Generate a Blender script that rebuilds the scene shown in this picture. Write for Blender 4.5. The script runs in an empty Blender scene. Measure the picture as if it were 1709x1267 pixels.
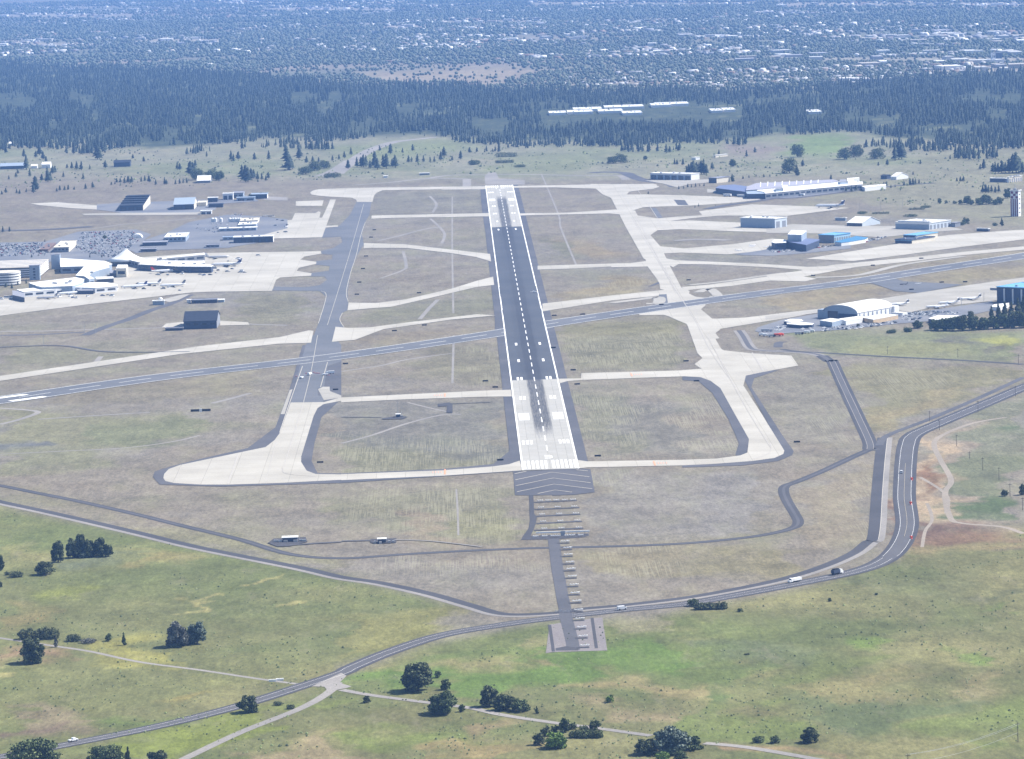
import bpy, math, random
import numpy as np
rnd = random.Random(7)
NP = np.random.RandomState(11)
S = bpy.context.scene
C = S.collection

# ------------------------------------------------------------------ camera, light
F_PX, CAM_H, PITCH, ROLL, YAW, CX, CY = 6538.5, 434.07, .117006, -.03168, .0117608, -64.55, -3073.04
cP, sP, cy_, sy_, cR, sR = math.cos(PITCH), math.sin(PITCH), math.cos(YAW), math.sin(YAW), math.cos(ROLL), math.sin(ROLL)
FW = np.array([sy_*cP, cy_*cP, -sP]); UP = np.array([sy_*sP, cy_*sP, cP]); RT = np.array([cy_, -sy_, 0.])
right = RT*cR + UP*sR; up = UP*cR - RT*sR
cam_data = bpy.data.cameras.new('camera'); cam = bpy.data.objects.new('camera', cam_data); C.objects.link(cam)
from mathutils import Matrix, Vector
m = Matrix.Identity(4)
for i in range(3):
    m[i][0] = right[i]; m[i][1] = up[i]; m[i][2] = -FW[i]
m[0][3], m[1][3], m[2][3] = CX, CY, CAM_H
cam.matrix_world = m
cam_data.sensor_fit = 'HORIZONTAL'; cam_data.sensor_width = 36; cam_data.lens = 36*F_PX/1709
cam_data.clip_start = 1; cam_data.clip_end = 200000
S.camera = cam
SUN_EL, SUN_ROT = math.radians(50), math.radians(76)
world = bpy.data.worlds.new('World'); S.world = world; world.use_nodes = True
nt = world.node_tree; bg = nt.nodes['Background']; sky = nt.nodes.new('ShaderNodeTexSky')
sky.sky_type = 'NISHITA'; sky.sun_disc = False; sky.sun_elevation = SUN_EL; sky.sun_rotation = SUN_ROT
nt.links.new(sky.outputs[0], bg.inputs[0]); bg.inputs[1].default_value = .085
sl = bpy.data.lights.new('sun', 'SUN'); sl.energy = 4.7; sl.angle = math.radians(.5); sl.color = (1, .945, .86)
so = bpy.data.objects.new('sun', sl); C.objects.link(so)
sd = Vector((math.sin(SUN_ROT)*math.cos(SUN_EL), math.cos(SUN_ROT)*math.cos(SUN_EL), math.sin(SUN_EL)))
so.rotation_euler = sd.to_track_quat('Z', 'Y').to_euler()
S.view_settings.view_transform = 'Standard'; S.view_settings.look = 'None'
S.view_settings.exposure = 0.98; S.view_settings.gamma = 1
HAZE_D = 4.2e-5; HAZE_C = (.24, .47, 1.0)

# ------------------------------------------------------------------ coordinates read off the site plan
def W(px, py, z=0.0):
    X = (px-854.5)/F_PX; V = (py-633.5)/F_PX
    a = X*cR + V*sR; b = -X*sR + V*cR
    dx = sy_*cP + a*cy_ - b*sy_*sP; dy = cy_*cP - a*sy_ - b*cy_*sP; dz = -sP - b*cP
    t = (z-CAM_H)/dz
    return (CX+dx*t, CY+dy*t)
def PX(x, y, z=0.0):
    x = x-CX; y = y-CY; z = z-CAM_H
    x, y = x*cy_-y*sy_, x*sy_+y*cy_
    d = y*cP - z*sP; u = y*sP + z*cP
    a = x/d; b = -u/d
    return 854.5+F_PX*(a*cR-b*sR), 633.5+F_PX*(a*sR+b*cR)
def dist(px, py): x, y = W(px, py); return math.hypot(x-CX, y-CY)
FR = dict(A=(0,240,3.96), B=(400,240,3.96), C=(800,240,3.96), D=(1280,240,3.96), E=(0,540,3), F=(570,540,3), G=(1139,540,3),
 H=(0,850,3), I=(570,850,3), J=(1139,850,3), K=(0,0,1.987), L=(850,0,1.989), N=(1020,270,4.2725), O=(1020,430,4.2725), Q=(0,380,7.12), R=(200,380,6.104),
 S=(180,290,5.697), T=(1400,270,5.531), U=(1380,430,5.195), V=(1260,470,6.33), X=(1180,270,6.573), Y=(1280,370,8.545),
 P=(850,770,8.447), Z=(900,870,5.506), M=(0,0,1))
def fr(f, pts):
    x0, y0, s = FR[f]
    return [(x0+x/s, y0+y/s) for x, y in pts]
def wpts(f, pts, z=0.0): return [W(x, y, z) for x, y in fr(f, pts)]

# ------------------------------------------------------------------ materials
MATS = {}
def mat(name, col, rough=.8, var=.15, scale=.2, detail=4, col2=None, spec=.3, metal=0., bump=0.):
    if name in MATS: return MATS[name]
    mt = bpy.data.materials.new(name); mt.use_nodes = True; t = mt.node_tree; b = t.nodes['Principled BSDF']
    b.inputs['Roughness'].default_value = rough; b.inputs['Metallic'].default_value = metal
    b.inputs['Specular IOR Level'].default_value = spec
    if var > 0:
        tc = t.nodes.new('ShaderNodeTexCoord'); n = t.nodes.new('ShaderNodeTexNoise')
        n.inputs['Scale'].default_value = scale; n.inputs['Detail'].default_value = detail; n.inputs['Roughness'].default_value = .65
        t.links.new(tc.outputs['Object'], n.inputs['Vector'])
        r = t.nodes.new('ShaderNodeValToRGB'); t.links.new(n.outputs['Fac'], r.inputs['Fac'])
        r.color_ramp.elements[0].position = .3; r.color_ramp.elements[1].position = .7
        c2 = col2 or tuple(min(1, c*(1+var)) for c in col)
        c1 = tuple(c*(1-var) for c in col) if not col2 else col
        r.color_ramp.elements[0].color = (*c1, 1); r.color_ramp.elements[1].color = (*c2, 1)
        t.links.new(r.outputs[0], b.inputs['Base Color'])
    else: b.inputs['Base Color'].default_value = (*col, 1)
    MATS[name] = mt
    return mt

def surf_mat(name, c1, c2, fine, streak=None, spots=None, joints=None):
    """paving and soil: two colours mixed by broad noise, fine grain on top"""
    mt = bpy.data.materials.new(name); mt.use_nodes = True; t = mt.node_tree; b = t.nodes['Principled BSDF']
    b.inputs['Roughness'].default_value = .9; b.inputs['Specular IOR Level'].default_value = .15
    L = t.links.new
    tc = t.nodes.new('ShaderNodeTexCoord')
    def noise(scale, detail, vec=None, rough=.6):
        n = t.nodes.new('ShaderNodeTexNoise'); n.inputs['Scale'].default_value = scale; n.inputs['Detail'].default_value = detail
        n.inputs['Roughness'].default_value = rough
        L(vec or tc.outputs['Object'], n.inputs['Vector']); return n.outputs['Fac']
    def mix(f, a, c, blend='MIX'):
        x = t.nodes.new('ShaderNodeMix'); x.data_type = 'RGBA'; x.blend_type = blend
        if isinstance(f, (int, float)): x.inputs[0].default_value = f
        else: L(f, x.inputs[0])
        for s, v in ((x.inputs[6], a), (x.inputs[7], c)):
            if isinstance(v, tuple): s.default_value = (*v, 1)
            else: L(v, s)
        return x.outputs[2]
    def ramp(f, p0, p1, v0=0., v1=1.):
        r = t.nodes.new('ShaderNodeMapRange'); L(f, r.inputs[0])
        r.inputs[1].default_value = p0; r.inputs[2].default_value = p1; r.inputs[3].default_value = v0; r.inputs[4].default_value = v1
        return r.outputs[0]
    col = mix(ramp(noise(.012, 6), .38, .62), c1, c2)
    g = ramp(noise(.45, 5, rough=.75), .3, .7, 1-fine, 1+fine)
    x = t.nodes.new('ShaderNodeVectorMath'); x.operation = 'SCALE'; L(col, x.inputs[0]); L(g, x.inputs[3]); col = x.outputs[0]
    if joints:
        mp = t.nodes.new('ShaderNodeMapping'); L(tc.outputs['Object'], mp.inputs[0]); mp.inputs['Rotation'].default_value[2] = joints[1]
        br = t.nodes.new('ShaderNodeTexBrick'); L(mp.outputs[0], br.inputs[0]); br.offset = 0
        br.inputs['Scale'].default_value = 1; br.inputs['Brick Width'].default_value = joints[0]; br.inputs['Row Height'].default_value = joints[0]
        br.inputs['Mortar Size'].default_value = .25; br.inputs['Color1'].default_value = (.92,.915,.90,1); br.inputs['Color2'].default_value = (1,1,1,1); br.inputs['Mortar'].default_value = (.74,.73,.70,1)
        col = mix(1.0, col, br.outputs[0], 'MULTIPLY')
    L(col, b.inputs['Base Color'])
    MATS[name] = mt
    return mt, t, b, tc, noise, mix, ramp, col

CONC = surf_mat('concrete_paving', (.415,.397,.355), (.345,.328,.29), .08, joints=(23, 0))[0]
CONC2 = surf_mat('old_concrete_paving', (.345,.33,.30), (.29,.278,.25), .10, joints=(23, .7))[0]
GRAV = surf_mat('pale_gravel', (.20,.19,.18), (.25,.235,.22), .2)[0]
TRACK = surf_mat('dirt_track', (.27,.235,.195), (.22,.195,.165), .2)[0]
ASPH = surf_mat('taxiway_asphalt', (.105,.112,.125), (.13,.135,.148), .12)[0]
ASPH2 = surf_mat('dark_asphalt', (.055,.056,.064), (.07,.07,.078), .16)[0]
SHLD = surf_mat('shoulder_asphalt', (.075,.077,.088), (.10,.10,.11), .14)[0]
ROAD = surf_mat('road_asphalt', (.10,.10,.108), (.085,.085,.092), .10)[0]
LOT = surf_mat('parking_asphalt', (.13,.14,.165), (.18,.185,.20), .14)[0]
WHITE = mat('white_paint', (.80,.80,.79), .6, .04, 1)
YELLOW = mat('faded_yellow_paint', (.42,.36,.24), .6, .08, 1)
PALEY = mat('pale_yellow_paint', (.44,.41,.35), .6, .08, 1)
ORANGE = mat('orange_paint', (.75,.30,.16), .6, .08, 1)

# ------------------------------------------------------------------ mesh helpers
def link(name, me, parent=None):
    o = bpy.data.objects.new(name, me); C.objects.link(o)
    if parent: o.parent = parent
    return o
def tag(o, label=None, cat=None, group=None, kind=None):
    if label: o['label'] = label
    if cat: o['category'] = cat
    if group: o['group'] = group
    if kind: o['kind'] = kind
    return o
class MB:
    def __init__(s): s.v = []; s.f = []; s.mi = []
    def add(s, vs, fs, mi=0):
        o = len(s.v); s.v += [tuple(v) for v in vs]
        s.f += [tuple(i+o for i in f) for f in fs]; s.mi += [mi]*len(fs)
        return s
    def box(s, x0, y0, z0, x1, y1, z1, mi=0, bot=True):
        v = [(x0,y0,z0),(x1,y0,z0),(x1,y1,z0),(x0,y1,z0),(x0,y0,z1),(x1,y0,z1),(x1,y1,z1),(x0,y1,z1)]
        f = [(0,1,5,4),(1,2,6,5),(2,3,7,6),(3,0,4,7),(4,5,6,7)] + ([(3,2,1,0)] if bot else [])
        return s.add(v, f, mi)
    def prism(s, pts, z0, z1, mi=0, top=True, bot=True):
        n = len(pts)
        a = sum(pts[i][0]*pts[(i+1)%n][1]-pts[(i+1)%n][0]*pts[i][1] for i in range(n))
        if a < 0: pts = pts[::-1]
        v = [(x,y,z0) for x,y in pts] + [(x,y,z1) for x,y in pts]
        f = [(i,(i+1)%n,n+(i+1)%n,n+i) for i in range(n)]
        if top: f.append(tuple(range(n,2*n)))
        if bot: f.append(tuple(range(n))[::-1])
        return s.add(v, f, mi)
    def loft(s, rings, mi=0, cap=True):
        n = len(rings[0]); o = []
        for r in rings: o += r
        f = []
        for k in range(len(rings)-1):
            for i in range(n):
                j = (i+1) % n
                f.append((k*n+i, k*n+j, (k+1)*n+j, (k+1)*n+i))
        if cap: f.append(tuple(range(n))[::-1]); f.append(tuple((len(rings)-1)*n+i for i in range(n)))
        return s.add(o, f, mi)
    def tube(s, p, q, r0, r1=None, n=6, mi=0):
        r1 = r0 if r1 is None else r1
        p = Vector(p); q = Vector(q); d = (q-p).normalized()
        a = d.orthogonal().normalized(); b = d.cross(a)
        rings = [[tuple(c + (a*math.cos(t*2*math.pi/n) + b*math.sin(t*2*math.pi/n))*r) for t in range(n)] for c, r in ((p, r0), (q, r1))]
        return s.loft(rings, mi)
    def lathe(s, prof, n=20, mi=0, cx=0, cy=0, cap=True):
        return s.loft([[(cx+r*math.cos(t*2*math.pi/n), cy+r*math.sin(t*2*math.pi/n), z) for t in range(n)] for r, z in prof], mi, cap)
    def build(s, name, mats, parent=None, smooth=False):
        me = bpy.data.meshes.new(name); me.from_pydata(s.v, [], s.f)
        for x in (mats if isinstance(mats, (list, tuple)) else [mats]): me.materials.append(x)
        if max(s.mi, default=0) > 0: me.polygons.foreach_set('material_index', s.mi)
        if smooth: me.polygons.foreach_set('use_smooth', [True]*len(s.f))
        me.update()
        return link(name, me, parent)
def np_mesh(name, verts, faces, mats, mi=None, parent=None):
    """verts (n,3), faces (m,k) constant k"""
    me = bpy.data.meshes.new(name); k = faces.shape[1]
    me.vertices.add(len(verts)); me.vertices.foreach_set('co', verts.astype(np.float32).ravel())
    me.loops.add(faces.size); me.loops.foreach_set('vertex_index', faces.astype(np.int32).ravel())
    me.polygons.add(len(faces)); me.polygons.foreach_set('loop_start', np.arange(0, faces.size, k, dtype=np.int32))
    for x in (mats if isinstance(mats, (list, tuple)) else [mats]): me.materials.append(x)
    if mi is not None: me.polygons.foreach_set('material_index', mi.astype(np.int32))
    me.update(calc_edges=True); me.validate()
    return link(name, me, parent)

ZL = [0.03]
def nextz(): ZL[0] += .0026; return ZL[0]
def sheet(name, pts, material, z=None):
    n = len(pts); a = sum(pts[i][0]*pts[(i+1)%n][1]-pts[(i+1)%n][0]*pts[i][1] for i in range(n))
    if a < 0: pts = pts[::-1]
    z = nextz() if z is None else z
    o = MB().add([(x,y,z) for x,y in pts], [tuple(range(n))]).build(name, material)
    tag(o, kind='structure'); return o
def smooth(pts, sub=8, closed=False):
    out = []; n = len(pts)
    for i in range(n-1):
        p0 = pts[max(i-1,0)]; p1 = pts[i]; p2 = pts[i+1]; p3 = pts[min(i+2,n-1)]
        for k in range(sub):
            t = k/sub; t2 = t*t; t3 = t2*t
            out.append(tuple(.5*((2*p1[j])+(-p0[j]+p2[j])*t+(2*p0[j]-5*p1[j]+4*p2[j]-p3[j])*t2+(-p0[j]+3*p1[j]-3*p2[j]+p3[j])*t3) for j in range(2)))
    out.append(pts[-1]); return out
def ribbon_pts(pts, w, off=0.):
    L, R_ = [], []; n = len(pts)
    for i in range(n):
        a = pts[max(i-1,0)]; b = pts[min(i+1,n-1)]; dx, dy = b[0]-a[0], b[1]-a[1]; l = math.hypot(dx,dy) or 1
        nx, ny = -dy/l, dx/l; ww = w[0]+(w[1]-w[0])*i/(n-1) if isinstance(w, tuple) else w
        L.append((pts[i][0]+nx*(ww/2+off), pts[i][1]+ny*(ww/2+off))); R_.append((pts[i][0]-nx*(ww/2-off), pts[i][1]-ny*(ww/2-off)))
    return L, R_
def strip_into(mb, pts, w, z, off=0.):
    L, R_ = ribbon_pts(pts, w, off); n = len(pts)
    mb.add([(x,y,z) for x,y in L]+[(x,y,z) for x,y in R_], [(i, n+i, n+i+1, i+1) for i in range(n-1)])
def ribbon(name, pts, w, material, sub=8, off=0., z=None):
    mb = MB(); strip_into(mb, smooth(pts, sub) if sub else pts, w, nextz() if z is None else z, off)
    return tag(mb.build(name, material), kind='structure')
def dashes_into(mb, pts, w, z, on, gap, off=0., start=0.):
    # walk along the polyline
    seg = []; s = -start; cur = None
    P = pts; acc = 0; total = 0
    cum = [0]
    for i in range(1, len(P)): cum.append(cum[-1]+math.hypot(P[i][0]-P[i-1][0], P[i][1]-P[i-1][1]))
    def at(t):
        for i in range(1, len(P)):
            if cum[i] >= t:
                k = (t-cum[i-1])/max(cum[i]-cum[i-1],1e-6)
                return (P[i-1][0]+(P[i][0]-P[i-1][0])*k, P[i-1][1]+(P[i][1]-P[i-1][1])*k)
        return P[-1]
    t = start
    while t+on < cum[-1]:
        strip_into(mb, [at(t), at(t+on/2), at(t+on)], w, z, off); t += on+gap

# ------------------------------------------------------------------ ground: one sheet to the horizon, its soils and grasses in an attribute
def vnoise(x, y, seed):
    r = np.random.RandomState(seed); T = r.rand(256, 256)
    xi = np.floor(x).astype(int); yi = np.floor(y).astype(int); fx = x-xi; fy = y-yi
    fx = fx*fx*(3-2*fx); fy = fy*fy*(3-2*fy)
    a = T[xi % 256, yi % 256]; b = T[(xi+1) % 256, yi % 256]; c = T[xi % 256, (yi+1) % 256]; d = T[(xi+1) % 256, (yi+1) % 256]
    return (a*(1-fx)+b*fx)*(1-fy)+(c*(1-fx)+d*fx)*fy
def fbm(x, y, s, seed, oct=4, ax=1.):
    v = 0; amp = .5; tot = 0
    for k in range(oct):
        v = v+amp*vnoise(x/s/ax+17*k, y/s+31*k, seed+k); tot += amp; amp *= .55; s = s/2.1
    return v/tot
def srgb(c): return np.array([((v/255+.055)/1.055)**2.4 for v in c])
K = .47
def alb(r, g, b, k=K):
    c = srgb((r, g, b)); l = c.mean()
    if g > r and g > b: c = (l+(c-l)*.85)*np.array([1.07, 1.0, .93])
    else: c = c*np.array([1.0,1.0,.93])*.95
    return c*k
def poly_mask(px, py, poly, soft):
    """soft inside mask in plan-picture units"""
    inside = np.zeros(px.shape, bool); dmin = np.full(px.shape, 1e9); n = len(poly)
    for i in range(n):
        x0, y0 = poly[i]; x1, y1 = poly[(i+1) % n]
        if y0 != y1:
            cond = ((y0 > py) != (y1 > py)) & (px < (x1-x0)*(py-y0)/(y1-y0)+x0); inside ^= cond
        dx, dy = x1-x0, y1-y0; l2 = dx*dx+dy*dy+1e-9
        t = np.clip(((px-x0)*dx+(py-y0)*dy)/l2, 0, 1)
        dmin = np.minimum(dmin, np.hypot(px-x0-t*dx, (py-y0-t*dy)))
    sd_ = np.where(inside, dmin, -dmin)
    return np.clip(sd_/soft*.5+.5, 0, 1)
BANDS = [(0,140,66,82,16),(225,365,60,76,14),(360,470,0,8,6),(440,660,4,26,8),(740,905,30,42,11),(640,700,30,60,4),(100,300,2,24,8),(1130,1230,55,66,8),(1260,1330,18,26,5),(1430,1709,52,72,26),(1360,1709,86,112,18),(1400,1480,133,142,6),(1300,1709,0,14,20),(880,1260,0,12,14),(1180,1260,96,104,3),(1270,1340,88,102,4),(850,1000,58,72,6),(1540,1700,112,124,8),(1060,1120,76,92,4),(0,220,12,40,6)]
def build_ground():
    s = np.linspace(1/1850., 1/24000., 560); d = np.concatenate([[120, 500, 1000, 1500], 1/s, [28000, 36000, 50000, 70000]])
    u = np.concatenate([[-2.2, -.9, -.4, -.22], np.linspace(-.165, .175, 860), [.23, .4, .9, 2.2]])
    D, Uu = np.meshgrid(d, u, indexing='ij')
    x = CX+D*Uu; y = CY+D
    px, py = PX(x, y)
    wx = (fbm(x, y, 60, 5, 4)-.5); wy = (fbm(x, y, 60, 25, 4)-.5); sc = F_PX/np.maximum(D, 500)
    qx = px+wx*90*sc; qy = py+wy*55*sc*np.clip(470/D*2.2, .03, 1)
    n1 = fbm(x, y, 260, 41, 5); n2 = fbm(x, y, 90, 51, 5, .8); n3 = fbm(x, y, 26, 61, 4, .6)
    base = alb(163,154,142)[None,None,:]*np.ones(x.shape+(1,))
    mow = np.zeros(x.shape)
    def lay(msk, c): nonlocal base; base = base*(1-msk[...,None])+np.asarray(c)[None,None,:]*msk[...,None]
    def poly(f, pts, c, soft=6, k=1., nz=None):
        mk = poly_mask(qx, qy, fr(f, pts), soft)*k
        if nz is not None: mk = mk*np.clip((nz-.42)*5, 0, 1)
        lay(mk, c)
    # dry airfield variety
    lay(np.clip((n1-.5)*4, 0, 1)*.45, alb(160,158,160)); lay(np.clip((n2-.55)*5, 0, 1)*.4, alb(146,146,118)); lay(np.clip((.42-n2)*5, 0, 1)*.35, alb(172,156,138))
    # airfield patches: buff grass, olive mown strips, grey gravelly soil
    for f, pts, c, k in [
        ('F', [(0,560),(300,560),(820,600),(850,700),(400,730),(0,740)], alb(140,140,112), .7),
        ('F', [(0,870),(300,820),(860,800),(940,900),(930,1000),(880,1060),(560,1070),(100,980)], alb(150,148,122), .7),
        ('F', [(620,950),(900,950),(900,1060),(640,1050)], alb(150,152,108), .6),
        ('F', [(400,930),(560,930),(600,1090),(400,1040)], alb(178,158,142), .6),
        ('F', [(0,370),(800,370),(820,460),(840,700),(0,600)], alb(140,138,134), .7),
        ('F', [(500,100),(780,90),(830,300),(600,290),(300,250)], alb(146,140,116), .7),
        ('F', [(30,80),(560,30),(780,20),(790,45),(400,90),(100,125)], alb(160,146,122), .6),
        ('F', [(1120,60),(1709,30),(1709,220),(1200,240)], alb(150,146,118), .8),
        ('F', [(1160,320),(1450,330),(1500,640),(1250,650)], alb(146,144,124), .8),
        ('F', [(1400,380),(1709,420),(1709,660),(1450,640)], alb(150,146,138), .8),
        ('F', [(1290,740),(1709,760),(1709,1090),(1250,1080)], alb(160,154,148), .9),
        ('F', [(1200,1130),(1709,1130),(1709,1259),(1180,1259)], alb(170,160,130), .7),
        ('G', [(0,760),(270,740),(320,1040),(0,1080)], alb(160,155,152), .9),
        ('G', [(560,840),(960,680),(940,1080),(600,1110)], alb(172,160,140), .8),
        ('G', [(0,1150),(600,1130),(560,1259),(0,1259)], alb(164,156,122), .8),
        ('G', [(400,300),(720,200),(860,560),(820,640),(560,580)], alb(158,152,140), .8),
        ('G', [(760,200),(1709,230),(1600,330),(960,560)], alb(156,150,118), .9),
        ('G', [(920,470),(1400,330),(1500,300),(1300,400),(1000,550)], alb(176,162,128), .7),
        ('G', [(470,30),(1709,30),(1709,190),(700,150)], alb(146,156,112), .95),
        ('G', [(850,90),(1300,100),(1350,150),(900,150)], alb(160,164,110), .7),
        ('G', [(1480,80),(1600,82),(1620,110),(1480,115)], alb(190,196,80), .9),
        ('G', [(1260,95),(1300,70),(1400,68),(1460,95),(1350,108)], alb(120,114,116), .9),
        ('G', [(1440,130),(1560,118),(1600,140),(1480,152)], alb(128,118,114), .9),
        ('E', [(0,440),(600,460),(950,440),(1000,520),(700,620),(0,640)], alb(148,150,116), .9),
        ('E', [(380,520),(900,460),(990,500),(760,600),(450,600)], alb(130,142,104), .6),
        ('E', [(0,600),(180,600),(200,640),(0,650)], alb(120,122,134), 1.),
        ('E', [(0,640),(480,600),(700,700),(300,740),(0,770)], alb(148,152,118), .8),
        ('E', [(0,820),(500,930),(1100,1080),(1709,1190),(1709,1259),(1100,1120),(0,880)], alb(158,150,130), .7),
        ('E', [(700,1040),(1100,1040),(1700,1259),(1500,1240)], alb(160,158,118), .5),
        ('E', [(0,120),(900,150),(500,180),(0,240)], alb(150,148,120), .7),
        ('E', [(250,330),(1300,250),(1300,340),(400,430),(250,420)], alb(160,150,128), .7),
        ('C', [(440,640),(560,620),(600,740),(450,750)], alb(140,138,110), .7),
        ('C', [(560,640),(850,640),(900,740),(640,770)], alb(176,158,126), .7),
        ('C', [(740,880),(900,870),(1060,940),(900,1000),(480,1030),(740,950)], alb(174,158,120), .8),
        ('C', [(500,1180),(1250,1160),(1350,1267),(520,1267)], alb(158,152,118), .9),
        ('D', [(0,1030),(600,930),(900,960),(700,1010),(200,1090),(0,1120)], alb(176,162,132), .9),
        ('D', [(860,890),(1709,800),(1709,880),(1250,930),(900,900)], alb(172,160,128), .9),
        ('D', [(330,860),(900,780),(1600,700),(1709,715),(1000,830),(600,880)], alb(170,158,134), .9),
        ('B', [(0,980),(480,980),(500,1190),(0,1190)], alb(146,142,118), .7),
        ('B', [(860,320),(1600,300),(1600,460),(880,470)], alb(150,146,136), .7),
        ('B', [(850,1100),(1400,1010),(1660,960),(1640,1110),(1000,1180),(700,1190)], alb(146,144,118), .7)]:
        poly(f, pts, c, 7, k)
    # pasture beyond the airfield
    far = np.clip((304+(px-800)*-.006-py)/10, 0, 1)
    lay(far, alb(160,164,140)); lay(far*np.clip((n1-.45)*5, 0, 1)*.7, alb(140,154,112)); lay(far*np.clip((n2-.55)*5, 0, 1)*.7, alb(174,166,146))
    poly('M', [(1440,290),(1709,290),(1709,380),(1560,362),(1440,330),(1330,350)], alb(158,160,132), 10, .9)
    poly('M', [(0,290),(520,300),(560,330),(300,380),(0,390)], alb(160,150,138), 10, .8)
    poly('M', [(1560,240),(1709,250),(1709,300),(1480,300)], alb(156,158,130), 10, .8)
    poly('M', [(1330,225),(1420,225),(1400,260),(1300,260)], alb(136,166,96), 8, .9)
    poly('M', [(560,246),(720,232),(800,245),(700,262),(600,270)], alb(150,166,112), 8, .8)
    poly('M', [(820,262),(1000,262),(960,290),(820,290)], alb(148,160,118), 8, .8)
    poly('M', [(1210,240),(1300,245),(1270,262),(1190,258)], alb(166,150,146), 8, .8)
    # wood floor and city valley
    fb = np.interp(px, [-900,0,150,250,340,400,560,725,800,900,1110,1170,1300,1400,1500,1709,2600], [245,245,245,258,252,240,240,235,240,245,240,245,235,225,240,250,250])
    wood = np.clip((fb-6-qy)/8, 0, 1); lay(wood, alb(78,94,70))
    lay(wood*np.clip((n2-.66)*7, 0, 1), alb(140,150,112))
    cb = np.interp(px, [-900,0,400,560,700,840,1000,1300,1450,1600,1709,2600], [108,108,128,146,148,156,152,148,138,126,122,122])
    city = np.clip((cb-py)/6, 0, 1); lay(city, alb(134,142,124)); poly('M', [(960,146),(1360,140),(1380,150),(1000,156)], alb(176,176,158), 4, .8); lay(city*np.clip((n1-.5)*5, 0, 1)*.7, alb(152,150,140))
    c3 = fbm(x, y, 900, 91, 3, 1.6); lay(city*np.clip((c3-.56)*9, 0, 1)*.8, alb(186,170,160))  # pale neighbourhoods, lightened further in place of distant haze
    poly('M', [(590,122),(860,112),(900,122),(820,136),(640,134)], alb(192,176,156), 6, 1.)
    poly('M', [(860,60),(1100,56),(1200,66),(900,74)], alb(176,164,150), 6, .8)
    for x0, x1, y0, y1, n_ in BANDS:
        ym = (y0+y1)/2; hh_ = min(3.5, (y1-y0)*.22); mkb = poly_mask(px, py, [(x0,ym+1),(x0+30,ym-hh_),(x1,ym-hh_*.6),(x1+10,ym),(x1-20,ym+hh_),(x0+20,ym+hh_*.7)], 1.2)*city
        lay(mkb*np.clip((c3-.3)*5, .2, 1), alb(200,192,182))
    # meadow in front
    mk = poly_mask(px, py, [(-900,800),(0,847),(180,884),(560,962),(760,1012),(700,1075),(560,1110),(560,1140),(700,1080),(900,1042),(1080,1034),(1330,985),(1500,935),(1525,905),(1600,890),(1709,880),(2600,850),(2600,2500),(-900,2500)], 8)
    lay(mk, alb(130,135,96))
    lay(mk*np.clip((n1-.47)*5, 0, 1)*.75, alb(118,138,82)); lay(mk*np.clip((n2-.52)*6, 0, 1)*.7, alb(158,154,118)); lay(mk*np.clip((.43-n2)*7, 0, 1)*.55, alb(112,130,80))
    e1 = np.clip((poly_mask(px, py, [(-900,800),(0,847),(180,884),(560,962),(760,1012),(700,1075),(560,1110),(0,1230),(-900,1300)], 8)), 0, 1)
    lay(e1*.4, alb(128,142,92))
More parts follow.
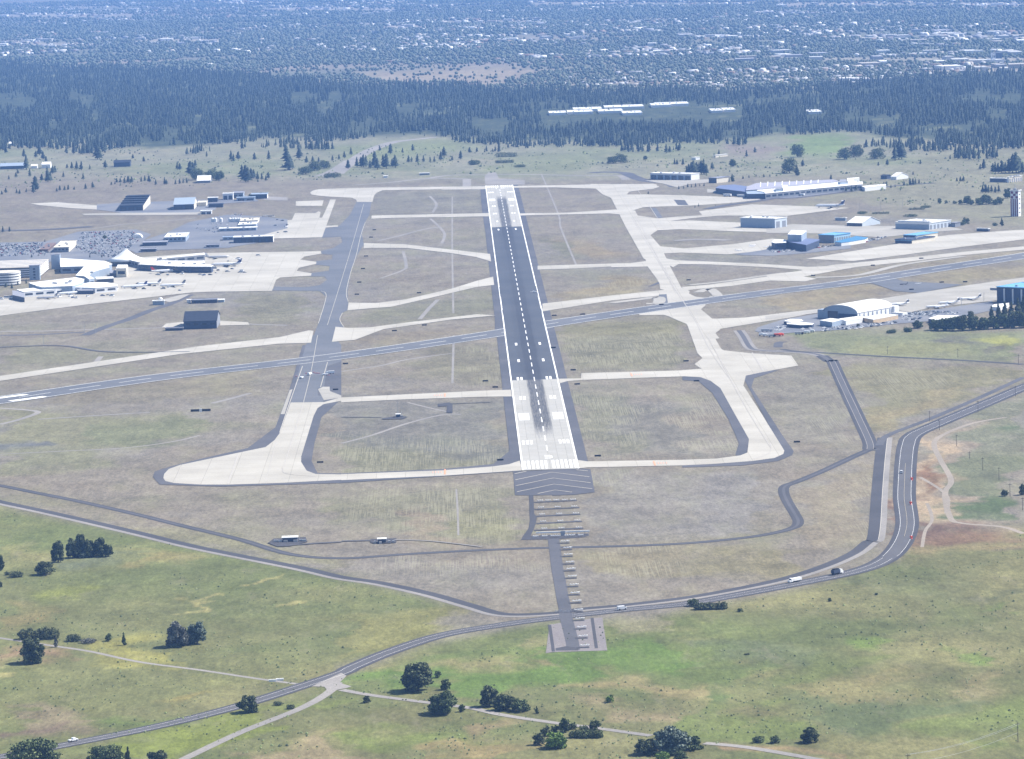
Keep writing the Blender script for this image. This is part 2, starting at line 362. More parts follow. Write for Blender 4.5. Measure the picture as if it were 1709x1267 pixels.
    for f, pts, c, k in [
        ('I', [(0,880),(250,800),(450,740),(700,730),(900,720),(1300,690),(1709,640),(1709,790),(1300,820),(1200,900),(900,880),(700,980),(560,960),(450,860),(100,880)], alb(112,146,70), .95),
        ('I', [(420,770),(700,735),(1000,760),(900,780),(500,810)], alb(168,160,126), .85),
        ('I', [(1010,745),(1130,750),(1090,775),(1010,770)], alb(182,162,138), .9),
        ('I', [(1140,900),(1350,870),(1709,850),(1709,890),(1400,910),(1150,920)], alb(184,168,136), .9),
        ('I', [(1250,990),(1400,970),(1709,985),(1709,1030),(1300,1020)], alb(176,160,140), .8),
        ('I', [(560,1100),(700,1040),(850,1060),(700,1130),(600,1160)], alb(172,154,130), .8),
        ('I', [(500,1190),(1000,1190),(1000,1250),(450,1250)], alb(176,158,124), .8),
        ('I', [(100,1130),(540,1140),(600,1200),(200,1220)], alb(124,144,76), .8),
        ('I', [(0,560),(560,490),(600,500),(540,600),(200,690),(0,770)], alb(160,156,110), .7),
        ('I', [(580,500),(900,540),(700,590),(540,620),(500,600)], alb(160,154,140), .9),
        ('I', [(890,640),(1030,640),(1030,720),(900,720)], alb(166,160,126), .7),
        ('I', [(1280,545),(1709,500),(1709,560),(1500,590),(1330,600)], alb(164,158,140), .8),
        ('J', [(0,680),(330,690),(300,740),(120,830),(0,830)], alb(118,140,80), .9),
        ('J', [(140,670),(600,670),(560,720),(200,730)], alb(118,134,104), .7),
        ('J', [(480,960),(1000,930),(1400,960),(1380,1010),(1120,1110),(900,1120),(600,1060)], alb(110,128,90), .9),
        ('J', [(460,780),(700,760),(1000,770),(880,830),(560,850)], alb(120,136,80), .85),
        ('J', [(840,700),(920,660),(1110,670),(1000,710)], alb(124,156,74), .9),
        ('J', [(1330,690),(1480,690),(1460,720)], alb(124,152,80), .8),
        ('J', [(1520,740),(1709,700),(1709,770),(1600,765)], alb(118,150,72), .9),
        ('J', [(1640,480),(1709,460),(1709,520)], alb(118,150,72), .9),
        ('J', [(1230,450),(1430,440),(1640,410),(1600,440),(1350,460)], alb(98,106,82), .9),
        ('J', [(1090,465),(1200,460),(1190,470)], alb(110,118,98), .8),
        ('J', [(600,880),(1100,820),(1300,850),(1000,930),(700,950)], alb(162,152,118), .7),
        ('J', [(1250,920),(1600,850),(1620,920),(1400,960),(1250,960)], alb(160,152,122), .8),
        ('J', [(1300,1080),(1709,960),(1709,1100),(1300,1190)], alb(126,146,84), .7),
        ('J', [(0,930),(480,980),(500,1100),(480,1150),(130,1160),(0,1080)], alb(122,144,78), .8),
        ('J', [(0,860),(170,880),(150,930),(0,940)], alb(96,124,72), .8),
        ('J', [(90,1180),(350,1200),(700,1250),(60,1250)], alb(182,156,134), .9),
        ('J', [(860,380),(1100,370),(1300,420),(900,430)], alb(134,144,108), .7),
        ('G', [(1160,560),(1250,520),(1400,470),(1709,440),(1709,480),(1470,500),(1390,560),(1400,700),(1450,760),(1390,830),(1440,880),(1380,940),(1400,985),(1709,1000),(1690,1030),(1160,1110)], alb(178,164,148), 1.),
        ('G', [(1400,480),(1709,350),(1709,640),(1420,640)], alb(140,148,120), .8),
        ('G', [(1400,640),(1709,640),(1709,980),(1400,970),(1380,940),(1450,870),(1400,800)], alb(132,142,108), .9),
        ('G', [(1390,930),(1500,870),(1709,890),(1709,960),(1400,980)], alb(100,126,76), .8),
        ('G', [(1600,510),(1709,495),(1709,535)], alb(104,136,84), .9),
        ('G', [(1160,600),(1230,560),(1300,620),(1330,740),(1380,800),(1350,900),(1400,980),(1250,1000),(1160,900)], alb(206,184,158), 1.),
        ('G', [(1230,700),(1300,690),(1350,760),(1330,850),(1260,860)], alb(160,128,102), 1.),
        ('G', [(1400,760),(1450,765),(1400,800)], alb(184,166,140), .9),
        ('G', [(1160,900),(1250,900),(1240,1000),(1400,1005),(1680,1045),(1200,1125),(1165,1110)], alb(146,120,106), 1.),
        ('G', [(1200,740),(1300,750),(1330,780),(1200,790)], alb(156,124,102), .9),
        ('G', [(1540,1130),(1709,1095),(1709,1140),(1600,1150)], alb(138,124,116), .9),
        ('G', [(1100,1140),(1500,1100),(1709,1060),(1709,1100),(1180,1160)], alb(184,164,136), .8),
        ('H', [(0,760),(200,690),(400,690),(560,730),(300,760),(0,785)], alb(172,146,128), .9),
        ('H', [(630,650),(780,640),(860,700),(880,750),(740,740),(640,700)], alb(176,172,110), .8),
        ('H', [(0,1000),(350,1080),(420,1110),(330,1170),(0,1160)], alb(158,146,130), .9),
        ('H', [(0,1110),(250,1090),(260,1130),(0,1150)], alb(136,116,116), .7),
        ('H', [(500,1180),(800,1080),(1100,1030),(1300,1000),(1200,1110),(900,1240),(600,1180)], alb(136,154,68), .9),
        ('H', [(1290,1000),(1650,900),(1600,940),(1400,1020)], alb(132,152,76), .8),
        ('H', [(360,1080),(600,1050),(900,1000),(1000,1030),(500,1110)], alb(112,140,72), .8),
        ('H', [(140,410),(400,390),(460,440),(300,470)], alb(150,164,84), .8),
        ('H', [(0,220),(200,220),(230,240),(0,250)], alb(170,162,122), .6),
        ('H', [(270,240),(560,220),(700,230),(480,300),(280,330)], alb(126,140,118), .9),
        ('H', [(720,200),(830,230),(900,250),(780,270)], alb(178,164,122), .8),
        ('H', [(820,870),(930,870),(880,940),(820,930)], alb(170,158,108), .8),
        ('H', [(100,490),(300,510),(240,560),(80,550)], alb(156,142,108), .7),
        ('H', [(1000,560),(1500,640),(1300,700),(1000,680)], alb(140,140,104), .6),
        ('H', [(1180,1210),(1500,1150),(1709,1130),(1709,1250),(1100,1250)], alb(172,158,136), .9)]:
        poly(f, pts, c, 8, k)
    # hay swaths raked in short pale rows
    for (f, x0, y0, x1, y1, n) in [('H', 1090,385,1430,350,9), ('H', 0,815,220,795,5), ('H',1590,455,1709,440,3), ('H', 900,480,1030,455,3)]:
        for k in range(n):
            t = (k+.5)/n; xx = x0+(x1-x0)*t; yy = y0+(y1-y0)*t
            poly(f, [(xx-75,yy+9),(xx-20,yy-3),(xx+40,yy-10),(xx+45,yy-6),(xx-20,yy+4),(xx-70,yy+13)], alb(196,188,140), 2, .8)
    base = np.where(mk[...,None] > 0, base*(1+mk[...,None]*(np.array([1.08,1.07,.90])-1)), base)
    # broad streaks and dry tufts
    n4 = fbm(x, y, 40, 71, 4, 2.5); base = base*(1+(n3-.5)[...,None]*.45)*(1+(n2-.5)[...,None]*.25)*(1+(n4-.5)[...,None]*.35)
    for f, pts in [('F', [(0,560),(830,590),(860,700),(0,740)]), ('F', [(120,820),(860,790),(930,900),(920,1050),(560,1060),(120,960)]), ('F', [(1100,60),(1709,30),(1709,230),(1200,240)]),
                   ('F', [(1160,320),(1500,330),(1500,670),(1250,670)]), ('F', [(1260,740),(1500,760),(1480,830),(1260,840)]), ('G', [(0,400),(200,340),(300,560),(270,640),(0,660)]), ('G', [(700,300),(900,560),(930,620),(700,560)]),
                   ('G', [(860,700),(970,690),(950,1040),(860,1090)]), ('F', [(700,100),(780,80),(850,300),(560,300)]), ('F', [(1300,1130),(1709,1130),(1709,1259),(1300,1259)]), ('C', [(720,880),(1060,880),(1000,1000),(700,1010)]),
                   ('F', [(100,1180),(850,1140),(1050,1259),(300,1259)]), ('G', [(840,220),(1300,230),(1300,330),(900,400)])]:
        mow = np.maximum(mow, poly_mask(qx, qy, fr(f, pts), 14))
    base = np.clip(base, .01, .8)
    n, mcol = x.shape
    V = np.stack([x, y, np.zeros_like(x)], -1).reshape(-1, 3)
    I = np.arange(n*mcol).reshape(n, mcol)
    Fc = np.stack([I[:-1,:-1], I[:-1,1:], I[1:,1:], I[1:,:-1]], -1).reshape(-1, 4)
    o = np_mesh('ground', V, Fc, GROUND)
    at = o.data.color_attributes.new('soil', 'FLOAT_COLOR', 'POINT')
    at.data.foreach_set('color', np.concatenate([base, mow[...,None]], -1).astype(np.float32).ravel())
    tag(o, kind='structure')
mt, t, b, tc, noise, mix, ramp, col = surf_mat('grass_and_soil', (.2,.2,.2), (.2,.2,.2), .1); GROUND = mt
at = t.nodes.new('ShaderNodeAttribute'); at.attribute_name = 'soil'
def scalev(c, f):
    x = t.nodes.new('ShaderNodeVectorMath'); x.operation = 'SCALE'; t.links.new(c, x.inputs[0]); t.links.new(f, x.inputs[3]); return x.outputs[0]
mp = t.nodes.new('ShaderNodeMapping'); t.links.new(tc.outputs['Object'], mp.inputs[0]); mp.inputs['Scale'].default_value = (.8, .26, 1)
c = at.outputs['Color']
c = scalev(c, ramp(noise(.16, 7, mp.outputs[0], .85), .3, .7, .66, 1.34))
c = scalev(c, ramp(noise(.035, 5, mp.outputs[0], .7), .3, .7, .84, 1.16))
c = scalev(c, ramp(noise(.55, 3, mp.outputs[0], .8), .3, .7, .72, 1.28))
gf = ramp(noise(.035, 6, mp.outputs[0], .7), .5, .72, 0, .38); c = mix(gf, c, (.13,.135,.065))
df = ramp(noise(.05, 7, mp.outputs[0], .75), .56, .74, 0, .34); c = mix(df, c, (.27,.235,.17))
mpw = t.nodes.new('ShaderNodeMapping'); t.links.new(tc.outputs['Object'], mpw.inputs[0]); mpw.inputs['Scale'].default_value = (1.0, .013, 1)
wvf = noise(1., 3, mpw.outputs[0], .5)
ma = t.nodes.new('ShaderNodeMath'); ma.operation = 'MULTIPLY'; t.links.new(at.outputs['Alpha'], ma.inputs[0]); t.links.new(ramp(noise(.015, 4), .40, .5), ma.inputs[1])
mb_ = t.nodes.new('ShaderNodeMath'); mb_.operation = 'MULTIPLY'; t.links.new(ma.outputs[0], mb_.inputs[0]); t.links.new(ramp(wvf, .47, .56), mb_.inputs[1])
mc_ = t.nodes.new('ShaderNodeMath'); mc_.operation = 'MULTIPLY'; t.links.new(mb_.outputs[0], mc_.inputs[0]); mc_.inputs[1].default_value = .36
c = mix(mc_.outputs[0], c, (.30,.285,.20))
t.links.new(c, b.inputs['Base Color'])
build_ground()

# ------------------------------------------------------------------ paving
def area(name, f, pts, material): return sheet(name, wpts(f, pts), material)
def line(name, f, pts, w, material, sub=8, off=0.): return ribbon(name, wpts(f, pts), w, material, sub, off)
# gravel and dirt
line('dirt_track', 'G', [(1709,1052),(1600,1018),(1400,1000),(1340,970),(1315,850),(1345,785),(1290,680),(1260,605),(1300,560),(1450,500),(1620,470)], 4.5, TRACK)
line('dirt_track', 'G', [(1200,1120),(1215,1040),(1250,980),(1225,900)], 2.5, TRACK)
line('dirt_track', 'G', [(1190,770),(1290,830),(1330,880),(1320,950)], 3, TRACK)
line('gravel_track', 'H', [(-40,640),(0,645),(250,682),(450,712),(700,765),(1000,805),(1300,850),(1500,876)], 3.6, GRAV)
line('gravel_track', 'F', [(0,600),(150,560),(330,500),(500,458),(600,455)], 4, GRAV)
line('gravel_track', 'F', [(330,395),(430,420),(530,442)], 3, GRAV)
line('gravel_track', 'F', [(575,830),(582,950),(585,1060)], 1.5, GRAV)
line('gravel_track', 'F', [(0,240),(200,210),(330,180),(550,150)], 4, GRAV)
line('gravel_track', 'F', [(562,60),(558,200),(555,300)], 2.2, GRAV)
line('gravel_track', 'B', [(1255,345),(1300,400),(1275,455)], 4, GRAV)
line('gravel_track', 'B', [(1260,495),(1320,550),(1355,600),(1335,660)], 4, GRAV)
line('gravel_track', 'B', [(920,640),(1050,610),(1200,570),(1310,550)], 7, GRAV)
line('gravel_track', 'B', [(1080,710),(1100,800),(1080,835),(930,890)], 4, GRAV)
line('gravel_track', 'B', [(1405,350),(1405,700),(1412,1120)], 2.2, GRAV)
line('gravel_track', 'B', [(1310,1030),(1250,1090),(1190,1160)], 5, GRAV)
line('gravel_track', 'C', [(410,200),(520,460),(540,560),(640,800)], 2.5, GRAV)
line('gravel_track', 'E', [(0,655),(300,640),(600,625),(780,605),(900,585),(1000,560)], 3.5, GRAV)
line('gravel_track', 'E', [(0,425),(120,432),(190,445),(100,480),(0,505)], 6, GRAV)
line('gravel_track', 'E', [(190,480),(500,460),(750,445)], 5, GRAV)
line('gravel_track', 'E', [(1060,400),(1160,375),(1250,350)], 6, GRAV)
line('gravel_track', 'E', [(480,195),(505,165)], 6, GRAV)
line('gravel_track', 'A', [(0,1240),(300,1238),(550,1230),(900,1222),(1090,1215)], 7, GRAV)
line('gravel_track', 'A', [(1640,1190),(1709,1195),(1900,1200)], 7, GRAV)
line('gravel_track', 'A', [(380,580),(620,560),(800,535),(1100,510),(1300,490)], 7, GRAV)
line('service_road', 'A', [(560,1267),(700,1210),(850,1160),(1000,1100),(1120,1060),(1250,1000)], 12, SHLD)
line('service_road', 'A', [(0,1267),(250,1262),(560,1245)], 9, SHLD)
line('gravel_track', 'B', [(770,272),(1000,255),(1250,230),(1480,233),(1500,245),(1500,283)], 14, GRAV)
line('gravel_track', 'B', [(1250,228),(1400,208),(1640,206)], 14, GRAV)
line('gravel_track', 'C', [(0,206),(300,203),(640,210),(900,208),(945,215),(970,238)], 14, GRAV)
line('perimeter_road', 'C', [(740,195),(800,188),(950,192),(1010,215),(1100,245),(1250,262),(1300,285)], 22, SHLD)
area('perimeter_road', 'C', [(300,270),(200,270),(40,270),(35,215),(60,190),(110,190),(130,230),(300,240)], GRAV)
line('gravel_road', 'B', [(640,200),(720,135),(790,85),(860,45),(960,5)], 26, GRAV)
line('gravel_road', 'M', [(642,241),(665,236),(700,232),(727,229)], 26, GRAV)
line('service_road', 'B', [(520,215),(600,185),(690,130),(720,110)], 16, GRAV)
area('pavement', 'S', [(1250,205),(1709,225),(1709,255),(1500,250)], GRAV)
# outer roads
per1 = fr('G', [(1000,572),(985,700),(972,850),(962,1000),(950,1080)])+fr('J', [(925,165),(850,222),(700,288),(500,350),(250,403),(0,446)])+fr('I', [(1400,482),(1200,500),(1060,520),(820,526),(650,482),(450,425),(200,370),(0,340)])+fr('H', [(1500,292),(1000,192),(700,120),(400,50),(200,5)])+fr('E', [(0,892)])+[(-60,820)]
ribbon('perimeter_road_verge', [W(*p) for p in per1], 6.0, GRAV, off=-6.2 if False else 5.5)
ribbon('perimeter_road', [W(*p) for p in per1], 8, ASPH2); ribbon('perimeter_road_line', [W(*p) for p in per1[:5]], .3, PALEY, off=4.3)
per2 = [(-60,802)]+fr('E', [(0,812),(150,842),(400,892),(700,960),(900,1010),(1200,1082),(1450,1155)])+fr('I', [(0,246),(300,227),(600,210),(830,200),(1050,193),(1400,185),(1709,172)])+fr('J', [(250,150),(430,125),(550,95),(580,65),(560,20)])+fr('G', [(530,900),(508,850),(515,815),(580,790),(700,740),(850,670),(940,630)])
ribbon('perimeter_track_verge', [W(*p) for p in per2], (7.5, 8.5), ASPH2); ribbon('perimeter_track', [W(*p) for p in per2], 2.2, SHLD)
per3 = fr('G', [(985,628),(940,630),(935,590),(880,470),(800,300),(750,190)])+fr('O', [(1560,740),(1500,700),(1400,680),(1200,668),(1050,660),(990,640),(940,560),(910,520)])
ribbon('service_road_verge', [W(*p) for p in per3[:8]], 12, ASPH2); ribbon('service_road_verge', [W(*p) for p in per3[7:]], 12, GRAV); ribbon('service_road', [W(*p) for p in per3], 5.0, ROAD)
ribbon('service_road_line', [W(*p) for p in per3[1:6]], .5, GRAV, off=2.6); ribbon('service_road_line', [W(*p) for p in per3[1:6]], .5, GRAV, off=-2.6)
line('service_road', 'G', [(500,130),(570,140),(750,150),(1000,165),(1400,185),(1709,205)], 7, ASPH2)
line('service_road', 'O', [(1190,640),(1195,610),(1230,600)], 9, SHLD)
line('service_road', 'G', [(985,610),(1030,560),(1230,482),(1480,375),(1709,270)], 6.5, SHLD)
mainp = fr('H', [(-120,1245),(0,1240),(330,1180),(800,1085),(1180,990),(1500,890)])+fr('I', [(0,820),(60,790),(250,712),(500,632),(800,580),(1060,545),(1400,506),(1709,476)])+fr('J', [(300,425),(560,376),(850,316),(1000,262),(1085,185),(1125,80)])+fr('G', [(1112,880),(1113,800),(1118,700),(1130,610),(1160,558),(1280,502),(1480,418),(1709,320)])+[(1760,628)]
MAINW = smooth([W(*p) for p in mainp], 8)
k0 = int(len(MAINW)*.28)
ribbon('road_shoulder', MAINW, (12, 19), ASPH2, 0); ribbon('road', MAINW, (8.5, 12), ROAD, 0)
line('side_road', 'H', [(900,1262),(1200,1120),(1500,1000),(1640,922),(1690,868)], 6, GRAV); line('side_road', 'H', [(840,1290),(900,1262)], 6, GRAV)
area('road_junction', 'H', [(1560,888),(1709,820),(1735,835),(1700,870),(1760,888),(1740,895),(1690,905),(1650,925),(1625,890)], GRAV)
line('gravel_road', 'I', [(0,905),(150,932),(400,965),(640,995),(800,1030),(1050,1068),(1300,1100),(1550,1135)], 5.5, GRAV)
line('gravel_road', 'J', [(110,1172),(300,1190),(500,1222),(720,1262)], 6, GRAV)
mk = MB(); z = nextz(); n0 = int(len(MAINW)*.62)
strip_into(mk, MAINW[:n0], .16, z, (-3.3)); strip_into(mk, MAINW[:n0], .16, z, (3.3)); strip_into(mk, MAINW[n0:], .17, z, -4.9); strip_into(mk, MAINW[n0:], .17, z, 4.9)
mk.build('road_marking', WHITE); tag(bpy.data.objects['road_marking'], kind='structure')
mk = MB(); i0 = int(len(MAINW)*.66); i1 = int(len(MAINW)*.79); strip_into(mk, MAINW[i0:i1], .18, nextz(), .2); tag(mk.build('centre_marking', YELLOW), kind='structure')
# approach light field and blast pad
area('gravel_enclosure', 'Z', [(95,950),(60,1215),(130,1205),(625,1190),(580,885),(480,895),(250,930)], surf_mat('mauve_gravel', (.165,.15,.155), (.20,.185,.18), .2)[0])
line('ditch', 'Z', [(95,955),(130,1200)], 2, ASPH2, 0); line('ditch', 'Z', [(485,890),(525,1170)], 2, ASPH2, 0)
area('access_road', 'P', [(275,470),(340,470),(350,740),(390,790),(375,880),(345,960),(300,1055),(1120,1020),(1125,1050),(1050,1075),(640,1100),(165,1112),(190,1060),(270,950),(290,830),(285,740),(285,620)], ASPH2)
line('access_road', 'Z', [(130,165),(150,300),(165,430),(190,560),(210,680),(235,800),(245,880),(275,1000),(300,1100),(315,1185)], 8, SHLD)
area('access_road', 'Z', [(150,1170),(250,1150),(360,1165),(360,1190),(150,1192)], ASPH2)
for r_ in [((340,582),(955,553)), ((355,682),(990,655)), ((385,778),(1000,748)), ((385,880),(1025,848)), ((350,978),(1045,945)), ((600,480),(970,465))]:
    line('light_bar_bed', 'P', list(r_), 5.5, ASPH2, 0)
STN = [(220,203),(245,263),(250,325),(265,395),(275,457),(288,525),(303,602),(315,678),(330,753),(345,835),(358,915),(375,993),(388,1077),(403,1163)]
for x, y in STN: line('light_station_bed', 'Z', [(x-60,y+2),(x+58,y-2)], 5, ASPH2, 0)
area('blast_pad', 'P', [(55,150),(160,145),(990,105),(1145,110),(1205,442),(960,470),(350,483),(80,483)], SHLD)
# shoulders
sh = lambda f, pts: area('taxiway_shoulder', f, pts, SHLD)
sh('E', [(765,770),(775,742),(850,718),(1000,680),(1240,625),(1380,520),(1450,330),(1515,110),(1709,110),(1709,380),(1610,470),(1575,600),(1560,690),(1590,750),(1709,752),(1709,800),(1100,818),(800,808)])
sh('F', [(0,752),(500,730),(760,705),(840,640),(860,600),(900,700),(900,740),(0,800)])
sh('G', [(0,235),(110,262),(190,325),(333,580),(322,655),(290,668),(265,660),(283,600),(230,480),(150,350),(80,290),(0,285)])
sh('G', [(300,262),(400,238),(480,235),(360,275),(345,320),(500,560),(557,640),(550,660),(480,690),(300,712),(0,722),(0,700),(400,650),(480,600)])
sh('B', [(1680,290),(1590,290),(1600,420),(1620,560),(1640,700),(1680,900),(1690,1267),(1720,1267),(1730,900)])
mk = MB(); z = nextz(); strip_into(mk, [(0,22),(0,3353)], 62, z); tag(mk.build('runway_shoulder', SHLD), kind='structure')
# concrete and asphalt taxiways
co = lambda f, pts, nm='taxiway': area(nm, f, pts, CONC)
as_ = lambda f, pts, nm='taxiway': area(nm, f, pts, ASPH)
as_('B', [(775,380),(872,380),(858,470),(830,520),(808,600),(822,665),(775,740),(735,850),(712,980),(718,1050),(710,1103),(680,1120),(662,1165),(690,1215),(635,1225),(620,1300),(560,1500),(400,1500),(520,1190),(570,1010),(530,975),(215,970),(230,945),(430,950),(530,935),(578,900),(560,878),(460,878),(475,856),(590,840),(595,810),(500,800),(505,778),(610,765),(615,735),(530,728),(535,710),(620,690),(680,650),(670,615),(540,622),(565,560),(650,550),(730,470)])
as_('E', [(1560,60),(1672,60),(1709,110),(1709,190),(1640,215),(1622,320),(1590,325),(1592,362),(1622,365),(1618,398),(1455,399),(1500,220),(1530,110)])
co('E', [(818,775),(822,755),(845,730),(900,710),(1100,668),(1330,620),(1375,585),(1402,548),(1455,397),(1622,395),(1709,370),(1709,388),(1620,405),(1590,425),(1570,465),(1508,668),(1508,695),(1535,738),(1580,755),(1709,757),(1709,784),(1400,800),(1150,808),(1000,808),(870,800),(828,790)])
area('taxiway_shoulder', 'E', [(1592,330),(1618,318),(1650,318),(1652,340),(1709,362),(1709,372),(1622,385)], CONC2)
area('taxiway_shoulder', 'E', [(1450,335),(1465,330),(1425,455),(1405,455)], CONC2)
co('F', [(-2,372),(300,357),(700,338),(848,333),(853,366),(700,368),(300,382),(-2,396)])
co('F', [(-2,756),(500,737),(760,717),(840,706),(892,688),(905,737),(500,764),(-2,786)])
co('F', [(1178,684),(1230,692),(1712,684),(1712,712),(1230,722),(1185,727)])
co('F', [(1085,278),(1200,276),(1200,250),(1712,236),(1712,266),(1200,284),(1130,290),(1095,300)])
co('G', [(-2,684),(170,678),(290,662),(325,648),(333,580),(265,460),(190,325),(140,288),(90,270),(-2,265),(-2,235),(95,228),(60,205),(100,175),(75,150),(20,-3),(150,-3),(190,30),(165,50),(185,75),(160,80),(200,135),(340,150),(545,162),(580,212),(400,245),(318,262),(305,312),(400,460),(510,638),(505,655),(460,675),(350,690),(150,705),(-2,712)])
co('O', [(537,475),(470,447),(415,422),(375,410),(200,412),(200,395),(405,340),(405,325),(395,268),(0,308),(-490,385),(-490,330),(0,272),(380,232),(350,225),(345,190),(330,160),(260,65),(0,70),(0,45),(200,40),(250,30),(240,-3),(385,-3),(500,215),(560,240),(555,258),(600,280),(690,290),(670,345),(640,370),(720,437),(760,437),(950,430),(1200,400),(1480,368),(1500,385),(1300,425),(930,485),(780,510),(740,545),(770,575),(740,575),(785,655),(830,672),(700,700)])
co('C', [(385,808),(650,800),(1000,790),(1115,775),(1115,808),(980,806),(650,825),(385,833)])
co('O', [(380,5),(460,20),(1050,45),(1400,68),(1709,55),(1709,78),(1500,100),(1365,135),(1465,152),(1380,165),(1150,163),(850,205),(620,225),(540,235),(500,212),(700,195),(1240,118),(1370,90),(1150,72),(700,50),(480,48),(440,70),(405,50)])
co('N', [(-2,165),(300,158),(345,180),(300,195),(200,205),(130,215),(110,235),(240,235),(500,240),(1100,262),(1040,275),(860,295),(560,315),(230,325),(165,345),(60,360),(-2,255)], 'apron')
co('N', [(-150,160),(0,160),(120,340),(170,350),(190,385),(330,405),(450,395),(650,383),(900,383),(760,387),(560,405),(420,425),(560,420),(920,435),(1240,460),(1712,465),(1712,520),(1540,515),(900,498),(500,482),(330,490),(280,525),(290,535),(350,605),(400,700),(245,700),(230,690),(100,460),(0,260),(-60,235)])
co('N', [(625,355),(1000,305),(1500,322),(1709,330),(1250,388),(650,384)], 'apron')
co('N', [(345,604),(520,620),(860,590),(1150,550),(1260,560),(1150,620),(1000,645),(830,662),(500,650),(380,655),(350,650)], 'apron')
area('apron', 'N', [(445,272),(525,275),(552,312),(475,310)], SHLD)
area('taxiway', 'N', [(280,335),(320,330),(368,400),(330,402)], ASPH)
line('gravel_track', 'N', [(450,565),(620,555),(840,560)], 18, GRAV)
line('gravel_track', 'N', [(560,880),(780,858),(1160,805),(1250,795)], 12, CONC2)
area('taxiway', 'N', [(345,870),(300,885),(260,895),(320,865),(340,860)], SHLD)
area('taxiway', 'O', [(340,265),(395,262),(405,325),(345,340)], ASPH)
line('gravel_track', 'O', [(0,325),(200,300),(330,285),(335,325),(250,330)], 14, CONC2)
line('gravel_track', 'O', [(620,250),(700,225),(760,275),(700,280)], 12, CONC2)
co('D', [(430,803),(900,757),(1300,716),(1715,678),(1715,700),(1300,738),(900,785),(600,815),(500,832),(240,880),(330,893),(250,912),(-2,905),(-2,868),(240,840),(300,830)])
line('gravel_track', 'D', [(320,885),(600,870),(900,800),(1300,745)], 12, CONC2)
co('D', [(255,762),(480,725),(850,665),(1120,615),(1200,605),(1600,575),(1715,570),(1715,632),(1300,682),(900,737),(570,777)], 'apron')
area('apron', 'D', [(-4,555),(170,533),(540,543),(830,545),(1060,560),(1210,550),(1300,570),(1060,587),(760,620),(560,608),(300,590),(-4,592)], CONC2)
area('apron', 'D', [(-10,1140),(-10,1166),(330,1120),(620,1090),(880,1105),(950,1115),(1080,1085),(1490,1040),(1715,1010),(1715,883),(1340,935),(850,1010),(340,1095)], CONC2)
area('taxiway', 'D', [(560,915),(850,893),(900,910),(1300,932),(1000,988),(850,975),(700,925)], ASPH)
area('car_park', 'D', [(100,1165),(350,1122),(650,1105),(950,1122),(1490,1042),(1500,1100),(1200,1165),(870,1190),(500,1230),(0,1262),(-80,1240),(-60,1215)], LOT)
area('car_park', 'N', [(880,662),(1150,622),(1450,620),(1709,592),(1709,620),(1380,655),(1150,672),(960,668)], LOT)
area('car_park', 'X', [(640,395),(640,370),(900,345),(1400,290),(1709,262),(1709,300),(1200,370),(900,402)], LOT)
line('service_road', 'X', [(0,520),(200,480),(500,440),(700,410)], 16, SHLD)
line('service_road', 'X', [(700,405),(950,400),(1300,360),(1709,310),(2100,262),(2500,235)], 12, SHLD)
area('pavement', 'N', [(240,135),(700,128),(700,150),(560,160),(470,185),(380,160)], CONC2)
area('pavement', 'X', [(0,300),(200,330),(430,330),(430,350),(200,345),(0,340)], CONC2)
# far end and left infield links
co('C', [(-250,292),(0,290),(230,281),(500,276),(840,268),(1170,268),(1180,290),(840,300),(500,290),(230,292),(0,303),(-250,305)])
co('B', [(465,325),(480,312),(520,302),(700,295),(940,290),(1640,282),(1640,297),(945,309),(905,325),(888,345),(878,386),(775,386),(770,372),(740,358),(600,352),(520,345),(475,337)])
co('B', [(872,476),(1650,460),(1650,481),(1000,492),(870,497)])
co('C', [(265,462),(600,456),(900,436),(960,440),(940,470),(860,462),(600,468),(270,476)])
co('B', [(820,658),(1080,665),(1300,690),(1655,730),(1662,780),(1560,750),(1400,725),(1100,690),(870,690),(820,693)])
co('B', [(720,1052),(900,1055),(1100,1030),(1400,960),(1560,910),(1675,880),(1682,935),(1560,950),(1200,1035),(1000,1080),(860,1090),(712,1103)])
co('M', [(560,546),(582,548),(617,547),(678,539),(796,525),(827,527),(753,534),(640,550),(592,568),(554,571)])
co('E', [(-5,265),(500,190),(1000,115),(1400,70),(1545,36),(1570,38),(1557,98),(1400,103),(900,155),(300,245),(-5,290)])
# terminal aprons
co('A', [(-10,1020),(300,1000),(700,900),(830,760),(1300,725),(2120,712),(2125,728),(2010,748),(1985,768),(2090,782),(2090,796),(1975,822),(1960,842),(2060,858),(2055,874),(1850,886),(1825,902),(1797,975),(1400,980),(1260,986),(600,1061),(-10,1140)], 'apron')
co('B', [(345,505),(365,460),(500,460),(520,448),(535,452),(528,490),(545,490),(580,415),(598,370),(636,370),(545,620),(230,628),(90,600),(210,560),(210,510)], 'apron')
co('B', [(372,382),(555,375),(545,412),(370,412)], 'apron'); co('B', [(560,545),(648,540),(650,550),(565,556)], 'apron')
co('A', [(1100,1190),(1230,1178),(1205,1216),(1068,1216)], 'pavement'); co('A', [(1455,1172),(1640,1182),(1648,1198),(1455,1204)], 'pavement')
area('pavement', 'A', [(200,396),(380,388),(640,408),(645,437),(480,428),(260,408)], CONC)
area('pavement', 'A', [(540,464),(780,458),(1320,450),(1330,470),(900,474),(560,474)], CONC2)
area('pavement', 'A', [(640,402),(800,392),(1400,370),(1700,372),(1709,380),(1440,400),(1420,440),(1300,455),(800,458),(640,437)], LOT)
area('pavement', 'A', [(1250,520),(1500,470),(1700,480),(1900,500),(1900,560),(1750,600),(1709,655),(1500,690),(1060,705),(900,725),(850,700),(950,640),(1100,590)], LOT)
area('car_park', 'A', [(-10,655),(300,648),(520,582),(900,568),(1000,600),(900,680),(780,770),(-10,790)], LOT)
